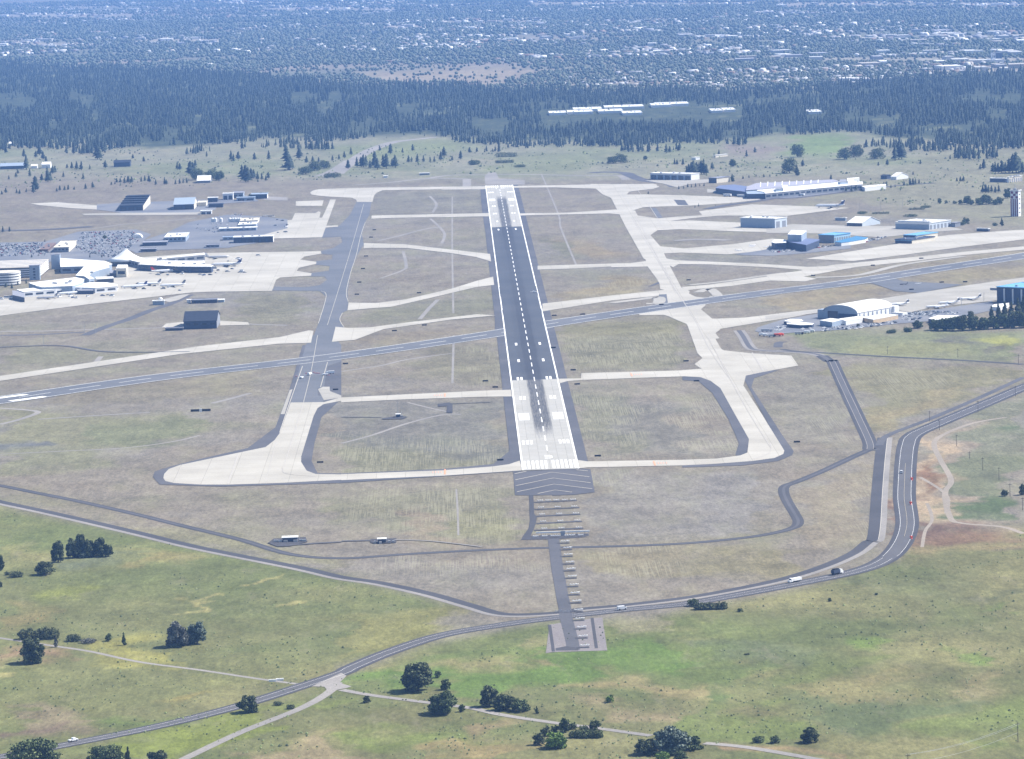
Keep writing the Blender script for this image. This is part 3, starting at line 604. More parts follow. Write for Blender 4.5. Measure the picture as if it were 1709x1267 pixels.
area('pavement', 'A', [(1060,1035),(1200,1000),(1260,995),(1180,1035),(1120,1050)], CONC2)
line('service_road', 'A', [(0,575),(200,572),(450,560),(600,548)], 22, SHLD)
line('service_road', 'E', [(0,120),(300,112),(500,140),(700,145),(950,142)], 5, SHLD)
# runway 7/25, then the main runway over it
r2 = [W(*p) for p in [(-60,676),(0,668.5)]+fr('E', [(800,270)])+[(570,594.5),(841,555),(912,542),(1113,512),(1280,489)]+fr('D', [(500,925),(1000,847),(1709,740)])+[(1760,418)]]
r2s = smooth(r2, 8)
ribbon('crossing_runway', r2s, 48, ASPH, 0)
mk = MB(); z = nextz(); strip_into(mk, r2s, 1.1, z, 22.6); strip_into(mk, r2s, 1.1, z, -22.6)
dashes_into(mk, r2s, 1.0, z, 40, 24)
a0, a1 = W(*fr('E', [(5,385)])[0]), W(*fr('E', [(180,362)])[0])
for s_ in (-1, 1): strip_into(mk, [a0, a1], 8.5, z, s_*15)
tag(mk.build('crossing_runway_marking', WHITE), kind='structure')

# main runway: concrete ends, asphalt middle, tyre rubber worn in along the touchdown tracks
def rwy_mat(name, c1, c2, fine, rub):
    mt, t, b, tc, noise, mix, ramp, col = surf_mat(name, c1, c2, fine, joints=(7.6, 0) if 'conc' in name else None)
    sx = t.nodes.new('ShaderNodeSeparateXYZ'); t.links.new(tc.outputs['Object'], sx.inputs[0])
    def M(op, a, b_=None):
        x = t.nodes.new('ShaderNodeMath'); x.operation = op
        for k, v in enumerate((a, b_)):
            if v is None: continue
            if isinstance(v, (int, float)): x.inputs[k].default_value = v
            else: t.links.new(v, x.inputs[k])
        return x.outputs[0]
    mp = t.nodes.new('ShaderNodeMapping'); t.links.new(tc.outputs['Object'], mp.inputs[0]); mp.inputs['Scale'].default_value = (1, .02, 1)
    ns = noise(.5, 5, mp.outputs[0], .7); fs = noise(2.2, 6, mp.outputs[0], .85)
    dx = M('ABSOLUTE', M('SUBTRACT', M('ABSOLUTE', sx.outputs[0]), 4.2))
    wob = M('MULTIPLY', M('SUBTRACT', ns, .5), 5.)
    tr = ramp(M('ADD', dx, wob), 4.2, 2.2, 0, 1)
    wide = M('MAXIMUM', ramp(M('ADD', M('ABSOLUTE', sx.outputs[0]), M('MULTIPLY', wob, .5)), 7.4, 6.2, 0, .95), ramp(M('ADD', M('ABSOLUTE', M('ADD', sx.outputs[0], 2.)), wob), 13, 8, 0, .4 if 'asph' in name else .12))
    y = sx.outputs[1]
    near = M('MULTIPLY', ramp(M('ADD', M('ADD', y, M('MULTIPLY', ns, 130)), M('MULTIPLY', fs, 260)), 390, 470), ramp(y, 2300, 1100))
    far_ = M('MULTIPLY', ramp(M('ADD', y, M('MULTIPLY', ns, -110)), 3060, 2960), ramp(y, 1500, 2400))
    k = M('MAXIMUM', near, far_)
    k = M('MULTIPLY', M('MULTIPLY', k, rub), ramp(fs, .34, .52, .55, 1))
    x = mix(M('MULTIPLY', M('MULTIPLY', k, M('MAXIMUM', tr, wide)), ramp(noise(1.6, 4, mp.outputs[0], .9), .35, .5, .55, 1.)), col, (.038,.041,.052)); t.links.new(x, b.inputs['Base Color'])
    return mt
RC = rwy_mat('runway_concrete', (.37,.362,.34), (.335,.33,.31), .06, .92)
RA = rwy_mat('runway_asphalt', (.066,.073,.088), (.080,.086,.098), .08, .75)
L = 3353
sheet('runway', [(-22.9,-2),(22.9,-2),(22.9,609),(-22.9,609)], RC); sheet('runway', [(-22.9,609),(22.9,609),(22.9,L-880),(-22.9,L-880)], RA, ZL[0]); sheet('runway', [(-22.9,L-880),(22.9,L-880),(22.9,L+2),(-22.9,L+2)], RC, ZL[0])
mk = MB(); z = nextz()
def rect(x0, y0, x1, y1): mk.add([(x0,y0,z),(x1,y0,z),(x1,y1,z),(x0,y1,z)], [(0,1,2,3)])
for s_ in (-1, 1):
    for y0, y1 in ((0,1240),(1285,1440),(1560,L)): 
        xa, xb = sorted((s_*21.4, s_*22.7)); rect(xa, y0, xb, y1)
    xa, xb = sorted((s_*21.9, s_*22.7)); rect(xa, 1240, xb, 1285); rect(xa, 1440, xb, 1560)
    for e, sg in ((0, 1), (L, -1)):
        def R2(x0, y0, x1, y1):
            ya, yb = sorted((e+sg*y0, e+sg*y1)); rect(min(x0,x1), ya, max(x0,x1), yb)
        for k in range(6): R2(s_*(2.0+3.45*k), 6, s_*(3.9+3.45*k), 51)
        for k in range(3): R2(s_*(11+3.3*k), 152, s_*(13+3.3*k), 175)
        R2(s_*10.4, 311, s_*19.4, 357)
        for d_ in (457, 609.6):
            for k in range(2): R2(s_*(11+3.4*k), d_, s_*(13.1+3.4*k), d_+23)
        for d_ in (762, 914): R2(s_*11, d_, s_*13.3, d_+23)
y0 = 110
while y0 < L-110: rect(-.4, y0, .4, y0+33); y0 += 61
def digit(segs, cx, y, sg):
    w_, h_ = 3.2*sg, 18*sg
    S7 = dict(a=((-w_,.88*h_),(w_,h_)), g=((-w_,.45*h_),(w_,.56*h_)), d=((-w_,0),(w_,.12*h_)), b=((w_*.6,.5*h_),(w_,h_)), c=((w_*.6,0),(w_,.5*h_)), e=((-w_,0),(-w_*.6,.5*h_)), f=((-w_,.5*h_),(-w_*.6,h_)))
    for s_ in segs:
        (xa, ya), (xb, yb) = S7[s_]; rect(min(cx+xa,cx+xb), min(y+ya,y+yb), max(cx+xa,cx+xb), max(y+ya,y+yb))
digit('abcdg', 0, 63, 1); digit('abged', 5, L-63, -1); digit('bc', -3, L-63, -1)
tag(mk.build('runway_marking', WHITE), kind='structure')
rect_z = nextz(); mk = MB()
for ch in [((85,268),(600,160),(1130,225)), ((95,350),(615,243),(1145,308)), ((107,437),(632,328),(1165,393)), ((400,462),(645,411),(885,442)), ((75,183),(240,148)), ((945,125),(1105,142))]:
    strip_into(mk, wpts('P', ch), 1.3, rect_z)
tag(mk.build('blast_pad_marking', PALEY), kind='structure')
mk = MB(); z = nextz()
for f, pts, w_ in [('B', [(820,400),(735,700),(640,1010),(580,1200)], .45), ('E', [(1590,60),(1560,230),(1520,395)], .45), ('E', [(1515,215),(1450,400),(1400,548)], .6), ('E', [(1640,195),(1605,320)], .6),
    ('B', [(830,520),(800,610),(770,740),(735,850),(705,980),(718,1045)], .6), ('B', [(680,1120),(662,1165),(690,1215)], .6), ('B', [(540,975),(572,1010),(520,1190)], .6)]:
    strip_into(mk, smooth(wpts(f, pts), 6), w_, z)
tag(mk.build('taxiway_marking', PALEY), kind='structure')
mk = MB()
for f, pts, w_ in [('E', [(1520,400),(1430,690),(1415,730),(1440,755),(1580,768)], .7), ('E', [(1195,655),(1140,805)], 1.2), ('E', [(1385,590),(1330,795)], .5), ('E', [(905,720),(880,790)], .5),
    ('G', [(310,135),(440,600),(435,650),(330,690)][1:], .6), ('O', [(390,60),(430,180),(600,450),(700,650),(840,860)], .8), ('O', [(1005,680),(1085,810)], 1.2), ('G', [(130,70),(300,390),(440,620)], .7),
    ('N', [(150,400),(330,700),(390,800)], .8), ('N', [(150,160),(240,270),(380,480)], .9), ('C', [(930,300),(1100,600),(1300,990)], .6)]:
    strip_into(mk, smooth(wpts(f, pts), 4), w_, z)
tag(mk.build('taxiway_joint_line', mat('joint_sealant', (.37,.35,.32), .8, .1)), kind='structure')
mk = MB()
for f, a_, w_ in [('F', (518,745), 27), ('F', (518,360), 24), ('F', (1567,702), 24), ('F', (1452,258), 24)]:
    x, y = W(*fr(f, [a_])[0]); strip_into(mk, [(x, y-w_/2), (x, y+w_/2)], 1.3, nextz()); 
    for k in range(4): strip_into(mk, [(x-(3+2.2*k)*(1 if f=='F' and a_[0]<1000 else -1), y-4), (x-(3+2.2*k)*(1 if f=='F' and a_[0]<1000 else -1), y+4)], .45, ZL[0])
tag(mk.build('hold_position_marking', ORANGE), kind='structure')

# ------------------------------------------------------------------ building materials
WH = mat('white_cladding', (.72,.73,.74), .6, .05, .3); ROOFW = mat('white_roof_sheet', (.66,.66,.64), .5, 1, .12, 6, (.80,.80,.78)); CREAM = mat('cream_wall', (.60,.56,.47), .8, .08, .3)
BLUEW = mat('blue_grey_cladding', (.28,.34,.42), .6, .08, .3); NAVY = mat('dark_blue_cladding', (.045,.062,.105), .6, .15, .3); SKYB = mat('sky_blue_roof_sheet', (.16,.38,.60), .4, .06, .2)
DARKR = mat('dark_seamed_roof', (.02,.026,.042), .6, .25, .25); GREYR = mat('grey_roof_felt', (.24,.25,.29), .8, .15, .2); GREYW = mat('grey_wall', (.22,.235,.27), .8, .12, .3)
TAN = mat('tan_wall', (.50,.38,.25), .85, .1, .3); BEIGE = mat('beige_concrete_deck', (.58,.53,.45), .85, .08, .12); GLASS = mat('dark_window_glass', (.03,.045,.07), .15, .1, .5, spec=.6)
MAROON = mat('maroon_paint', (.17,.035,.075), .6, .1, .4); STEEL = mat('galvanised_steel', (.42,.43,.45), .45, .08, 2, metal=.4); BROWN = mat('brown_roof_tile', (.17,.12,.11), .85, .15, .4)
BLACK = mat('black_rubber', (.02,.02,.022), .8, .1, 3); WOOD = mat('weathered_wood', (.13,.11,.095), .9, .2, .6); RED = mat('red_orange_paint', (.75,.11,.05), .5, .08, 1)
CARC = [mat('car_paint_'+n, c, .3, .03, 1, spec=.6) for n, c in (('white',(.78,.79,.80)),('silver',(.42,.44,.47)),('black',(.025,.026,.03)),('blue',(.05,.09,.20)),('red',(.35,.04,.035)),('grey',(.16,.17,.18)))]
TAILS = dict(navy=mat('navy_tail_paint', (.05,.06,.17), .4, .05, 1), red=mat('red_tail_paint', (.55,.05,.05), .4, .05, 1), grey=mat('grey_tail_paint', (.14,.15,.18), .4, .05, 1), white=WH)

def empty(name, loc, rz=0.):
    o = bpy.data.objects.new(name, None); o.location = (*loc, 0) if len(loc) == 2 else loc; o.rotation_euler = (0, 0, rz); o.empty_display_size = 2; C.objects.link(o); return o
def solve_len(A, ang, pxx, lo=2, hi=400, z=0):
    f_ = lambda t: PX(A[0]+math.cos(ang)*t, A[1]+math.sin(ang)*t, z)[0]-pxx
    for _ in range(40):
        mid = (lo+hi)/2
        if f_(mid) < 0: lo = mid
        else: hi = mid
    return lo
def bld(name, label, a, bx, cx=None, hpx=8, yaw=-40, d=None, wall=GREYW, roof=ROOFW, kind='flat', side=None, win=0, door=0, sdoor=0, group=None, cat='building', w=None, units=0, trim=None, eave=.6):
    A = W(*a); th = math.radians(yaw)
    w = w or solve_len(A, th, bx); B = (A[0]+math.cos(th)*w, A[1]+math.sin(th)*w)
    if d is None: d = solve_len(B, th+math.pi/2, cx) if yaw < 0 else 25
    h = hpx*dist(*a)/F_PX
    r = empty(name, A, th); tag(r, label, cat, group)
    wb = MB(); wb.prism([(0,0),(w,0),(w,d),(0,d)], 0, h, 0, top=False)
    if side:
        wb.f[1:2] = [wb.f[1]]; wb.mi[1] = 1  # right wall given its own, mostly paler colour to carry the sunlight
    rf = MB(); e = eave; hh = h+.25
    if kind == 'flat':
        rf.box(-e,-e,h,w+e,d+e,h+.5)
        if w > 12:      # parapet rim
            for q in ((-e,-e,w+e,-e+.4),(-e,d+e-.4,w+e,d+e),(-e,-e+.4,-e+.4,d+e-.4),(w+e-.4,-e+.4,w+e,d+e-.4)): rf.box(q[0],q[1],h+.5,q[2],q[3],h+1.0)
    elif kind == 'gx':   # ridge along the width
        R_ = h+min(d,50)*.16; rf.add([(-e,-e,h-.1),(w+e,-e,h-.1),(w+e,d/2,R_),(-e,d/2,R_),(-e,d+e,h-.1),(w+e,d+e,h-.1),(-e,-e,h+.3),(w+e,-e,h+.3),(w+e,d/2,R_+.4),(-e,d/2,R_+.4),(-e,d+e,h+.3),(w+e,d+e,h+.3)],
            [(6,7,8,9),(9,8,11,10),(0,1,7,6),(4,10,11,5),(0,6,9,10,4,3),(1,2,5,11,8,7),(0,3,2,1),(3,4,5,2)])
        wb.add([(0,0,h),(0,d,h),(0,d/2,R_)], [(0,2,1)]); wb.add([(w,0,h),(w,d,h),(w,d/2,R_)], [(0,1,2)], 1 if side else 0)
    elif kind == 'gy':
        R_ = h+w*.14; rf.add([(-e,-e,h-.1),(-e,d+e,h-.1),(w/2,d+e,R_),(w/2,-e,R_),(w+e,-e,h-.1),(w+e,d+e,h-.1),(-e,-e,h+.3),(-e,d+e,h+.3),(w/2,d+e,R_+.4),(w/2,-e,R_+.4),(w+e,-e,h+.3),(w+e,d+e,h+.3)],
            [(6,9,8,7),(9,10,11,8),(0,6,7,1),(4,5,11,10),(0,3,4,10,9,6),(1,7,8,11,5,2),(0,1,2,3),(3,2,5,4)])
        wb.add([(0,0,h),(w,0,h),(w/2,0,R_)], [(0,1,2)]); wb.add([(0,d,h),(w,d,h),(w/2,d,R_)], [(0,2,1)])
    elif kind == 'ribs':
        R_ = h+min(d,60)*.10
        rf.add([(-e,-e,h),(w+e,-e,h),(w+e,d+e,R_),(-e,d+e,R_),(-e,-e,h+.5),(w+e,-e,h+.5),(w+e,d+e,R_+.5),(-e,d+e,R_+.5)], [(4,5,6,7),(0,1,5,4),(1,2,6,5),(2,3,7,6),(3,0,4,7)])
        for k in range(1,5):
            y = d*k/5; zz = h+(R_-h)*k/5+.5; rf.box(-e,y,zz,w+e,y+1.5,zz+1.6)
        wb.add([(w,0,h),(w,d,h),(w,d,R_)], [(0,1,2)], 1 if side else 0); wb.add([(0,d,h),(w,d,h),(w,d,R_),(0,d,R_)], [(0,1,2,3)])
    wb.build('wall', [wall, side or wall], r); rf.build('roof', roof, r)
    for k in range(win):
        x0 = w*(k+.5)/win; ww = min(2.4, w/win*.3); MB().box(x0-ww, -.12, h*.5, x0+ww, .04, h*.78).build('window', GLASS, r)
    for k in range(door):
        x0 = w*(k+.5)/door; ww = w/door*.36; MB().box(x0-ww, -.15, 0, x0+ww, .04, h*.72).build('door', GLASS if wall is not GLASS else GREYW, r)
    for k in range(sdoor):
        y0 = d*(k+.5)/sdoor; ww = d/sdoor*.3; MB().box(w-.04, y0-ww, 0.1, w+.15, y0+ww, h*.7).build('door', GREYW, r)
    if trim: MB().box(-.2,-.3,h*.82,w+.3,-.05,h-.1).build('fascia', trim, r)
    units = units or (3 if w*d > 1200 and kind == 'flat' else 0)
    for k in range(units):
        x0 = w*(.2+.6*((k*37)%10)/10); y0 = d*(.2+.6*((k*53)%10)/10); zz = h+.5+(min(d,60)*.1 if kind == 'ribs' else 0)
        MB().box(x0,y0,zz,x0+3,y0+2.4,zz+1.8).build('roof_unit', STEEL, r)
    return r
def prism_bld(name, label, f, pts, h, wall, roof, cat='building', group=None, win=0, units=0, z0=0):
    P = wpts(f, pts, h); n = len(P)
    if sum(P[i][0]*P[(i+1)%n][1]-P[(i+1)%n][0]*P[i][1] for i in range(n)) < 0: P = P[::-1]
    cx = sum(p[0] for p in P)/n; cy = sum(p[1] for p in P)/n
    r = empty(name, (cx, cy)); tag(r, label, cat, group); Q = [(x-cx, y-cy) for x, y in P]
    MB().prism(Q, z0, h-.5, top=False).build('wall', wall, r); MB().prism([(x*1.01, y*1.01) for x, y in Q], h-.5, h).build('roof', roof, r)
    if win:
        for i in range(n):     # window bands only on the walls that face the apron
            a, b = Q[i], Q[(i+1)%n]; dx, dy = b[0]-a[0], b[1]-a[1]; l = math.hypot(dx, dy)
            nx, ny = dy/l, -dx/l
            if ny > -.35 or l < 12: continue
            k = max(1, int(l/12))
            for j in range(k):
                t0, t1 = (j+.15)/k, (j+.85)/k; o = .15
                p = (a[0]+dx*t0, a[1]+dy*t0); q = (a[0]+dx*t1, a[1]+dy*t1)
                MB().prism([(p[0]-nx*.1,p[1]-ny*.1),(q[0]-nx*.1,q[1]-ny*.1),(q[0]+nx*o,q[1]+ny*o),(p[0]+nx*o,p[1]+ny*o)], h*.35, h*.68).build('window', GLASS, r)
    for k in range(units):
        a = Q[k % n]; x0, y0 = a[0]*.35, a[1]*.35; MB().box(x0,y0,h,x0+4,y0+3,h+2).build('roof_unit', STEEL, r)
    return r

# ---- left side of the field
bld('ribbed_hangar', 'dark seamed hangar alone in the field between two pale concrete pads', (307,550), 362, d=62, yaw=0, hpx=13, wall=NAVY, roof=DARKR, kind='gx', side=GREYW, win=4)
bld('utility_shed', 'small low shed with pale roof at the lower left corner of the dark seamed hangar', (276,552.5), 305, d=8, yaw=0, hpx=3.5, wall=NAVY, roof=GREYR)
bld('ribbed_hangar', 'large hangar with dark stepped roof and pale right side beyond the car park', (200,353), 239, d=150, yaw=0, hpx=9, wall=NAVY, roof=DARKR, kind='ribs', side=CREAM, door=3)
bld('maintenance_hangar', 'dark blue hangar with blue-grey roof right of the large stepped-roof hangar', (290,351), 324, d=75, yaw=0, hpx=9, wall=NAVY, roof=BLUEW, kind='gx', side=CREAM, door=2)
bld('annex', 'cream annex with pale roof on the right of the dark blue hangar', (330,345), 344, d=40, yaw=0, hpx=6, wall=CREAM, roof=CREAM)
for i, (a, bx, h, dd, wl, rf, lb) in enumerate([((347,338),363,7,18,NAVY,ROOFW,'white-roofed blue shed, leftmost of the cargo row'), ((372,334),389,10,20,WH,ROOFW,'tall bright white block in the middle of the cargo row'),
    ((389,331),406,8,40,BLUEW,GREYR,'blue-grey block with grey roof right of the bright white cargo block'), ((395,336),425,5,22,BLUEW,BLUEW,'long low pale blue shed in front of the cargo row'),
    ((419,332.5),446,7,34,NAVY,BLUEW,'blue-grey shed with bays, rightmost of the cargo row'), ((335,358),353,5,16,WH,ROOFW,'small white-roofed shed beside the pale strip below the dark blue hangar'),
    ((348,347),372,5,16,NAVY,NAVY,'low dark blue shed below the cargo row')]):
    bld('cargo_shed', lb, a, bx, d=dd, yaw=0, hpx=h, wall=wl, roof=rf, door=2, side=WH if i == 4 else None)
bld('service_hangar', 'beige-roofed service building above the white sheds near the upper left apron', (401,374.5), 430, d=55, yaw=0, hpx=5, wall=NAVY, roof=CREAM, door=2, side=CREAM)
bld('service_hangar', 'long white-roofed service building left of the upper left apron', (366,387), 428, d=22, yaw=0, hpx=4.5, wall=BLUEW, roof=ROOFW, win=6, units=2)
bld('service_hangar', 'stubby white-roofed block behind the long white service building', (398,381), 427, d=50, yaw=0, hpx=5, wall=BLUEW, roof=ROOFW)
bld('bay_hangar', 'long dark hangar with pale posts between bays below the upper left apron', (390,406.5), 456, d=25, yaw=0, hpx=9.5, wall=NAVY, roof=ROOFW, door=6, side=WH)
bld('low_annex', 'pale blue annex on the left end of the long dark bay hangar', (372,402), 390, d=18, yaw=0, hpx=5, wall=BLUEW, roof=BLUEW, win=2)
bld('freight_building', 'grey walled building with a big bright white roof behind the terminal', (275,405), 310, d=75, yaw=0, hpx=8, wall=BLUEW, roof=ROOFW, win=5, units=3)
bld('freight_building', 'dark low building with grey roof left of the big white roof behind the terminal', (238,411.5), 278, d=30, yaw=0, hpx=5.5, wall=NAVY, roof=GREYR, door=3)
bld('freight_building', 'flat grey shed directly behind the terminal, nearest the concourse', (235,421), 260, d=20, yaw=0, hpx=4, wall=NAVY, roof=GREYR, door=2)
bld('freight_building', 'small grey shed to the right of the road through the service area', (344,414), 366, d=16, yaw=0, hpx=4, wall=GREYW, roof=GREYR, win=3)
bld('parking_office', 'cream two-ridge building in the middle of the terminal car park', (90,422), 115, d=110, yaw=0, hpx=8, wall=GREYW, roof=CREAM, side=CREAM, win=4)
bld('parking_canopy', 'long dark brown canopy left of the cream building in the car park', (66,421), 80, d=110, yaw=0, hpx=4, wall=BROWN, roof=BROWN)
for i, x in enumerate([355,359.5,369,384,389,393,397.5,401]):
    r = MB().lathe([(2.6,0),(2.6,5.2),(1.6,6.4),(.2,6.8)], 14).build('storage_tank', ROOFW); r.location = (*W(x, 371), 0)
    tag(r, 'small white storage tank standing in the row above the service buildings', 'storage tank', 'white tanks above the service buildings')
r = empty('quonset_shelter', W(229, 398)); tag(r, 'white arched shelter at the far corner of the terminal car park', 'shelter')
arc = [(math.cos(a)*7, math.sin(a)*6) for a in [math.pi*k/12 for k in range(13)]]
q = MB(); q.loft([[(x, yy, z) for x, z in arc+[(-6.6,0),(6.6,0)][::1]] for yy in (0, 18)], cap=True); q.build('arch_roof', ROOFW, r)
# terminal
g = empty('parking_garage', (-690, 1905)); tag(g, 'big beige-decked parking garage with white striped storeys at the left edge', 'parking garage')
for k in range(5):
    MB().box(0,0,k*2.7+1.5, 88,108,k*2.7+2.7).build('deck', BEIGE if k == 4 else WH, g)
    if k < 4: MB().box(1.5,1.5,k*2.7+2.7,86.5,106.5,k*2.7+4.2).build('storey_opening', GLASS, g)
MB().box(1.5,1.5,0,86.5,106.5,1.5).build('storey_opening', GLASS, g)
for k in range(5): MB().box(0,8+k*20,13.5,88,9+k*20,14.4).build('deck_kerb', WH, g)
def tower(lb, a, bx, hpx, wall, n):
    A = W(*a); w = solve_len(A, 0, bx, 1, 60); h = hpx*dist(*a)/F_PX; r = empty('stair_tower', A); tag(r, lb, 'stair tower')
    MB().box(0,0,0,w,w*.9,h).build('wall', wall, r); MB().box(-.3,-.3,h,w+.3,w*.9+.3,h+.6).build('roof', GREYR, r)
    for k in range(n): MB().box(w*.38,-.12,h*(.12+.2*k),w*.6,.04,h*(.24+.2*k)).build('window', GLASS, r)
tower('blue-grey stair tower with a column of dark windows on the near side of the garage', (49.5,468), 66.5, 24, BLUEW, 4)
tower('plain tall stair tower on the far right corner of the garage', (86,449.5), 100.5, 24, BLUEW, 0)
x, y = W(8, 477); r = empty('spiral_ramp', (x, y+15)); tag(r, 'round spiral car ramp with white ringed floors at the left edge', 'car ramp')
for k in range(5):
    MB().lathe([(17.5,k*3.3+1.2),(18.6,k*3.3+1.2),(18.6,k*3.3+3.1),(17.5,k*3.3+3.1)], 40).build('ring', WH, r)
MB().lathe([(16.5,0),(16.5,16.4)], 32).build('core', GLASS, r); MB().lathe([(18.6,16.45),(6,17.2)], 32).build('deck', BEIGE, r)
prism_bld('terminal_hall', 'long white-roofed terminal hall right of the plain stair tower', 'Q', [(712,362),(1240,395),(1330,430),(1260,455),(1000,458),(720,465)], 9, BLUEW, ROOFW, win=1)
prism_bld('terminal_hall', 'angular white terminal block between the hall and the near concourse', 'Q', [(900,568),(1000,460),(1160,452),(1275,440),(1300,470),(1180,500),(1090,530),(1060,570),(1120,600),(1060,612),(1000,575)], 9.5, BLUEW, ROOFW, win=1, units=1)
prism_bld('terminal_hall', 'short white link with dark glazing right of the angular terminal block', 'Q', [(1130,585),(1345,580),(1350,600),(1150,612)], 6, GLASS, ROOFW)
prism_bld('terminal_hall', 'cube-like white block below the tented rotunda', 'Q', [(1400,440),(1520,440),(1500,480),(1380,482)], 12, CREAM, ROOFW, win=1)
prism_bld('terminal_hall', 'low grey flat block wedged beside the cube-like white block', 'Q', [(1320,505),(1480,505),(1470,535),(1300,540)], 6, NAVY, GREYR, win=1)
prism_bld('concourse', 'thin far concourse with a white roof tapering to the right', 'R', [(90,325),(300,318),(860,255),(866,272),(480,308),(300,345),(240,362)], 8, GREYW, ROOFW, win=1, units=2)
prism_bld('concourse', 'wide middle concourse with white roof and dark glazed underside', 'R', [(240,350),(420,335),(860,338),(865,355),(800,362),(950,382),(930,396),(600,394),(190,372)], 8.5, NAVY, ROOFW, win=1, units=3)
prism_bld('concourse', 'near concourse hall with a bright white roof and small rooftop vents', 'Q', [(340,655),(900,590),(1000,610),(980,650),(860,690),(500,705),(440,690)], 10, BLUEW, ROOFW, units=5)
prism_bld('concourse', 'lowest concourse wing with a row of dark windows facing the apron', 'Q', [(200,735),(500,706),(860,692),(1060,650),(1270,650),(1390,675),(1390,692),(1130,715),(900,708),(660,732),(280,762)], 7, WH, ROOFW, win=1)
prism_bld('concourse_annex', 'grey glazed annex at the lower left end of the concourse wing', 'Q', [(145,745),(270,762),(290,800),(290,830),(150,800)], 6, NAVY, GREYR)
prism_bld('concourse_annex', 'dark annex under the right part of the lowest concourse wing', 'Q', [(900,722),(1100,725),(1110,745),(930,748)], 5, NAVY, GREYR)
x, y = W(*fr('Q', [(1500,440)])[0]); r = empty('rotunda', (x, y)); tag(r, 'white tent-like conical rotunda roof where the concourses meet', 'rotunda')
MB().lathe([(24,5.5),(26,6),(17,9.5),(9,14),(4,18.5),(2.5,19.4)], 40).build('tent_roof', ROOFW, r, True); MB().lathe([(20,0),(20,6)], 32).build('wall', GLASS, r)
MB().lathe([(2.8,19.2),(2.8,20.6)], 12).build('cap', WH, r)
r = bld('weather_hut', 'small blue-walled hut with a white dome beside the apron edge', (255,509.5), 284, d=9, yaw=0, hpx=6, wall=BLUEW, roof=ROOFW, w=13)
MB().lathe([(2.6,6),(2.5,7),(1.8,8.1),(.3,8.6)], 14, 0, 9, 4).build('dome', ROOFW, r, True)
bld('field_shed', 'long low dark shed with grey roof in the field below the apron', (320,507), 362, d=14, yaw=0, hpx=5, wall=NAVY, roof=GREYR, door=5)
bld('field_shed', 'white box shed just left of the long low dark shed', (312,506), 318, d=6, yaw=0, hpx=5, wall=WH, roof=ROOFW)
bld('field_shed', 'small pale shed just right of the long low dark shed', (364,505), 374, d=10, yaw=0, hpx=4, wall=BLUEW, roof=ROOFW)
# far pasture buildings
for a, bx, h, dd, wl, rf, lb in [((0,283),40,5,30,NAVY,BLUEW,'long blue-roofed barn among trees at the left edge'), ((70,281),84,6,25,WH,ROOFW,'bright white barn left in the far pasture'), ((52,281.5),62,4,16,WH,ROOFW,'small white outbuilding beside the bright white barn'),
    ((190,279),217,7,25,NAVY,DARKR,'dark-roofed farm building in the far pasture'), ((329,306),351,4,45,GREYW,ROOFW,'flat white-roofed shelter above the cargo row'), ((503,285),513,4,14,CREAM,GREYR,'small tan house among the pines right of the cargo row'),
    ((15,243),22,3,20,WH,ROOFW,'small white house at the left forest edge'), ((700,292.5),717,2.5,12,GREYW,ROOFW,'little flat white roof beyond the far taxiway'), ((640,297),647,3,8,WH,ROOFW,'tiny white hut beyond the far taxiway left of the runway')]:
    bld('farm_building', lb, a, bx, d=dd, yaw=0, hpx=h, wall=wl, roof=rf, kind='gx' if dd > 14 else 'flat')
# ---- right side of the field
bld('cargo_terminal', 'long white and pale blue cargo building at the far right taxiway', (1085.5,299.5), 1153.5, 1167.5, 10, wall=BLUEW, roof=ROOFW, side=WH, door=6, trim=WH)
bld('storage_building', 'blue-fronted storage building with light right end beside the long cargo building', (1183,305.5), 1196, 1218, 8, wall=NAVY, roof=GREYR, side=CREAM, win=2)
prism_bld('factory_hall', 'huge factory hall with a flat grey-mauve roof crossed by pale ribs', 'X', [(440,272),(540,235),(1380,195),(1450,215),(830,272),(750,285),(560,302),(430,312)], 10, GREYW, mat('mauve_roof_felt', (.30,.30,.36), .8, .1, .05), units=0)
for k in range(9):
    x0 = 585+k*79; p, q = wpts('X', [(x0,275-k*5.5),(x0+4,222-k*3.2)], 10.1)
    mb = MB(); strip_into(mb, [p, q], 1.4, 10.15); f0 = bpy.data.objects['factory_hall']; o = mb.build('roof_rib', ROOFW, f0); o.location = (-f0.location[0], -f0.location[1], 0)
prism_bld('factory_hall', 'dark blue-roofed factory wing at the left end of the factory', 'X', [(95,287),(130,262),(300,250),(440,270),(440,312),(425,330),(200,302)], 8, NAVY, mat('slate_blue_roof', (.12,.15,.26), .7, .1, .1))
prism_bld('factory_hall', 'long bright white-roofed factory gallery facing the airfield', 'X', [(550,318),(560,305),(750,285),(1450,213),(1530,222),(1700,218),(1702,245),(1200,292),(900,322),(640,347),(630,330)], 9, GREYW, ROOFW, win=1)
prism_bld('factory_hall', 'grey-roofed front block with blue wall at the near end of the factory', 'X', [(425,322),(540,310),(630,333),(640,350),(440,352)], 8, NAVY, BLUEW)
prism_bld('factory_penthouse', 'white box-like penthouse on the factory roof, left of the two', 'X', [(822,270),(830,257),(885,255),(890,290),(835,300)], 12, WH, ROOFW)
prism_bld('factory_penthouse', 'white box-like penthouse on the factory roof, right of the two', 'X', [(1535,195),(1550,178),(1605,180),(1608,210),(1545,220)], 12, WH, ROOFW)
prism_bld('factory_penthouse', 'grey box on the factory roof left of the left white penthouse', 'X', [(750,283),(755,276),(820,272),(820,295),(755,300)], 13, BLUEW, GREYR)
prism_bld('factory_penthouse', 'grey box on the factory roof left of the right white penthouse', 'X', [(1455,205),(1460,195),(1525,192),(1530,215),(1460,222)], 13, BLUEW, GREYR)
tr = None
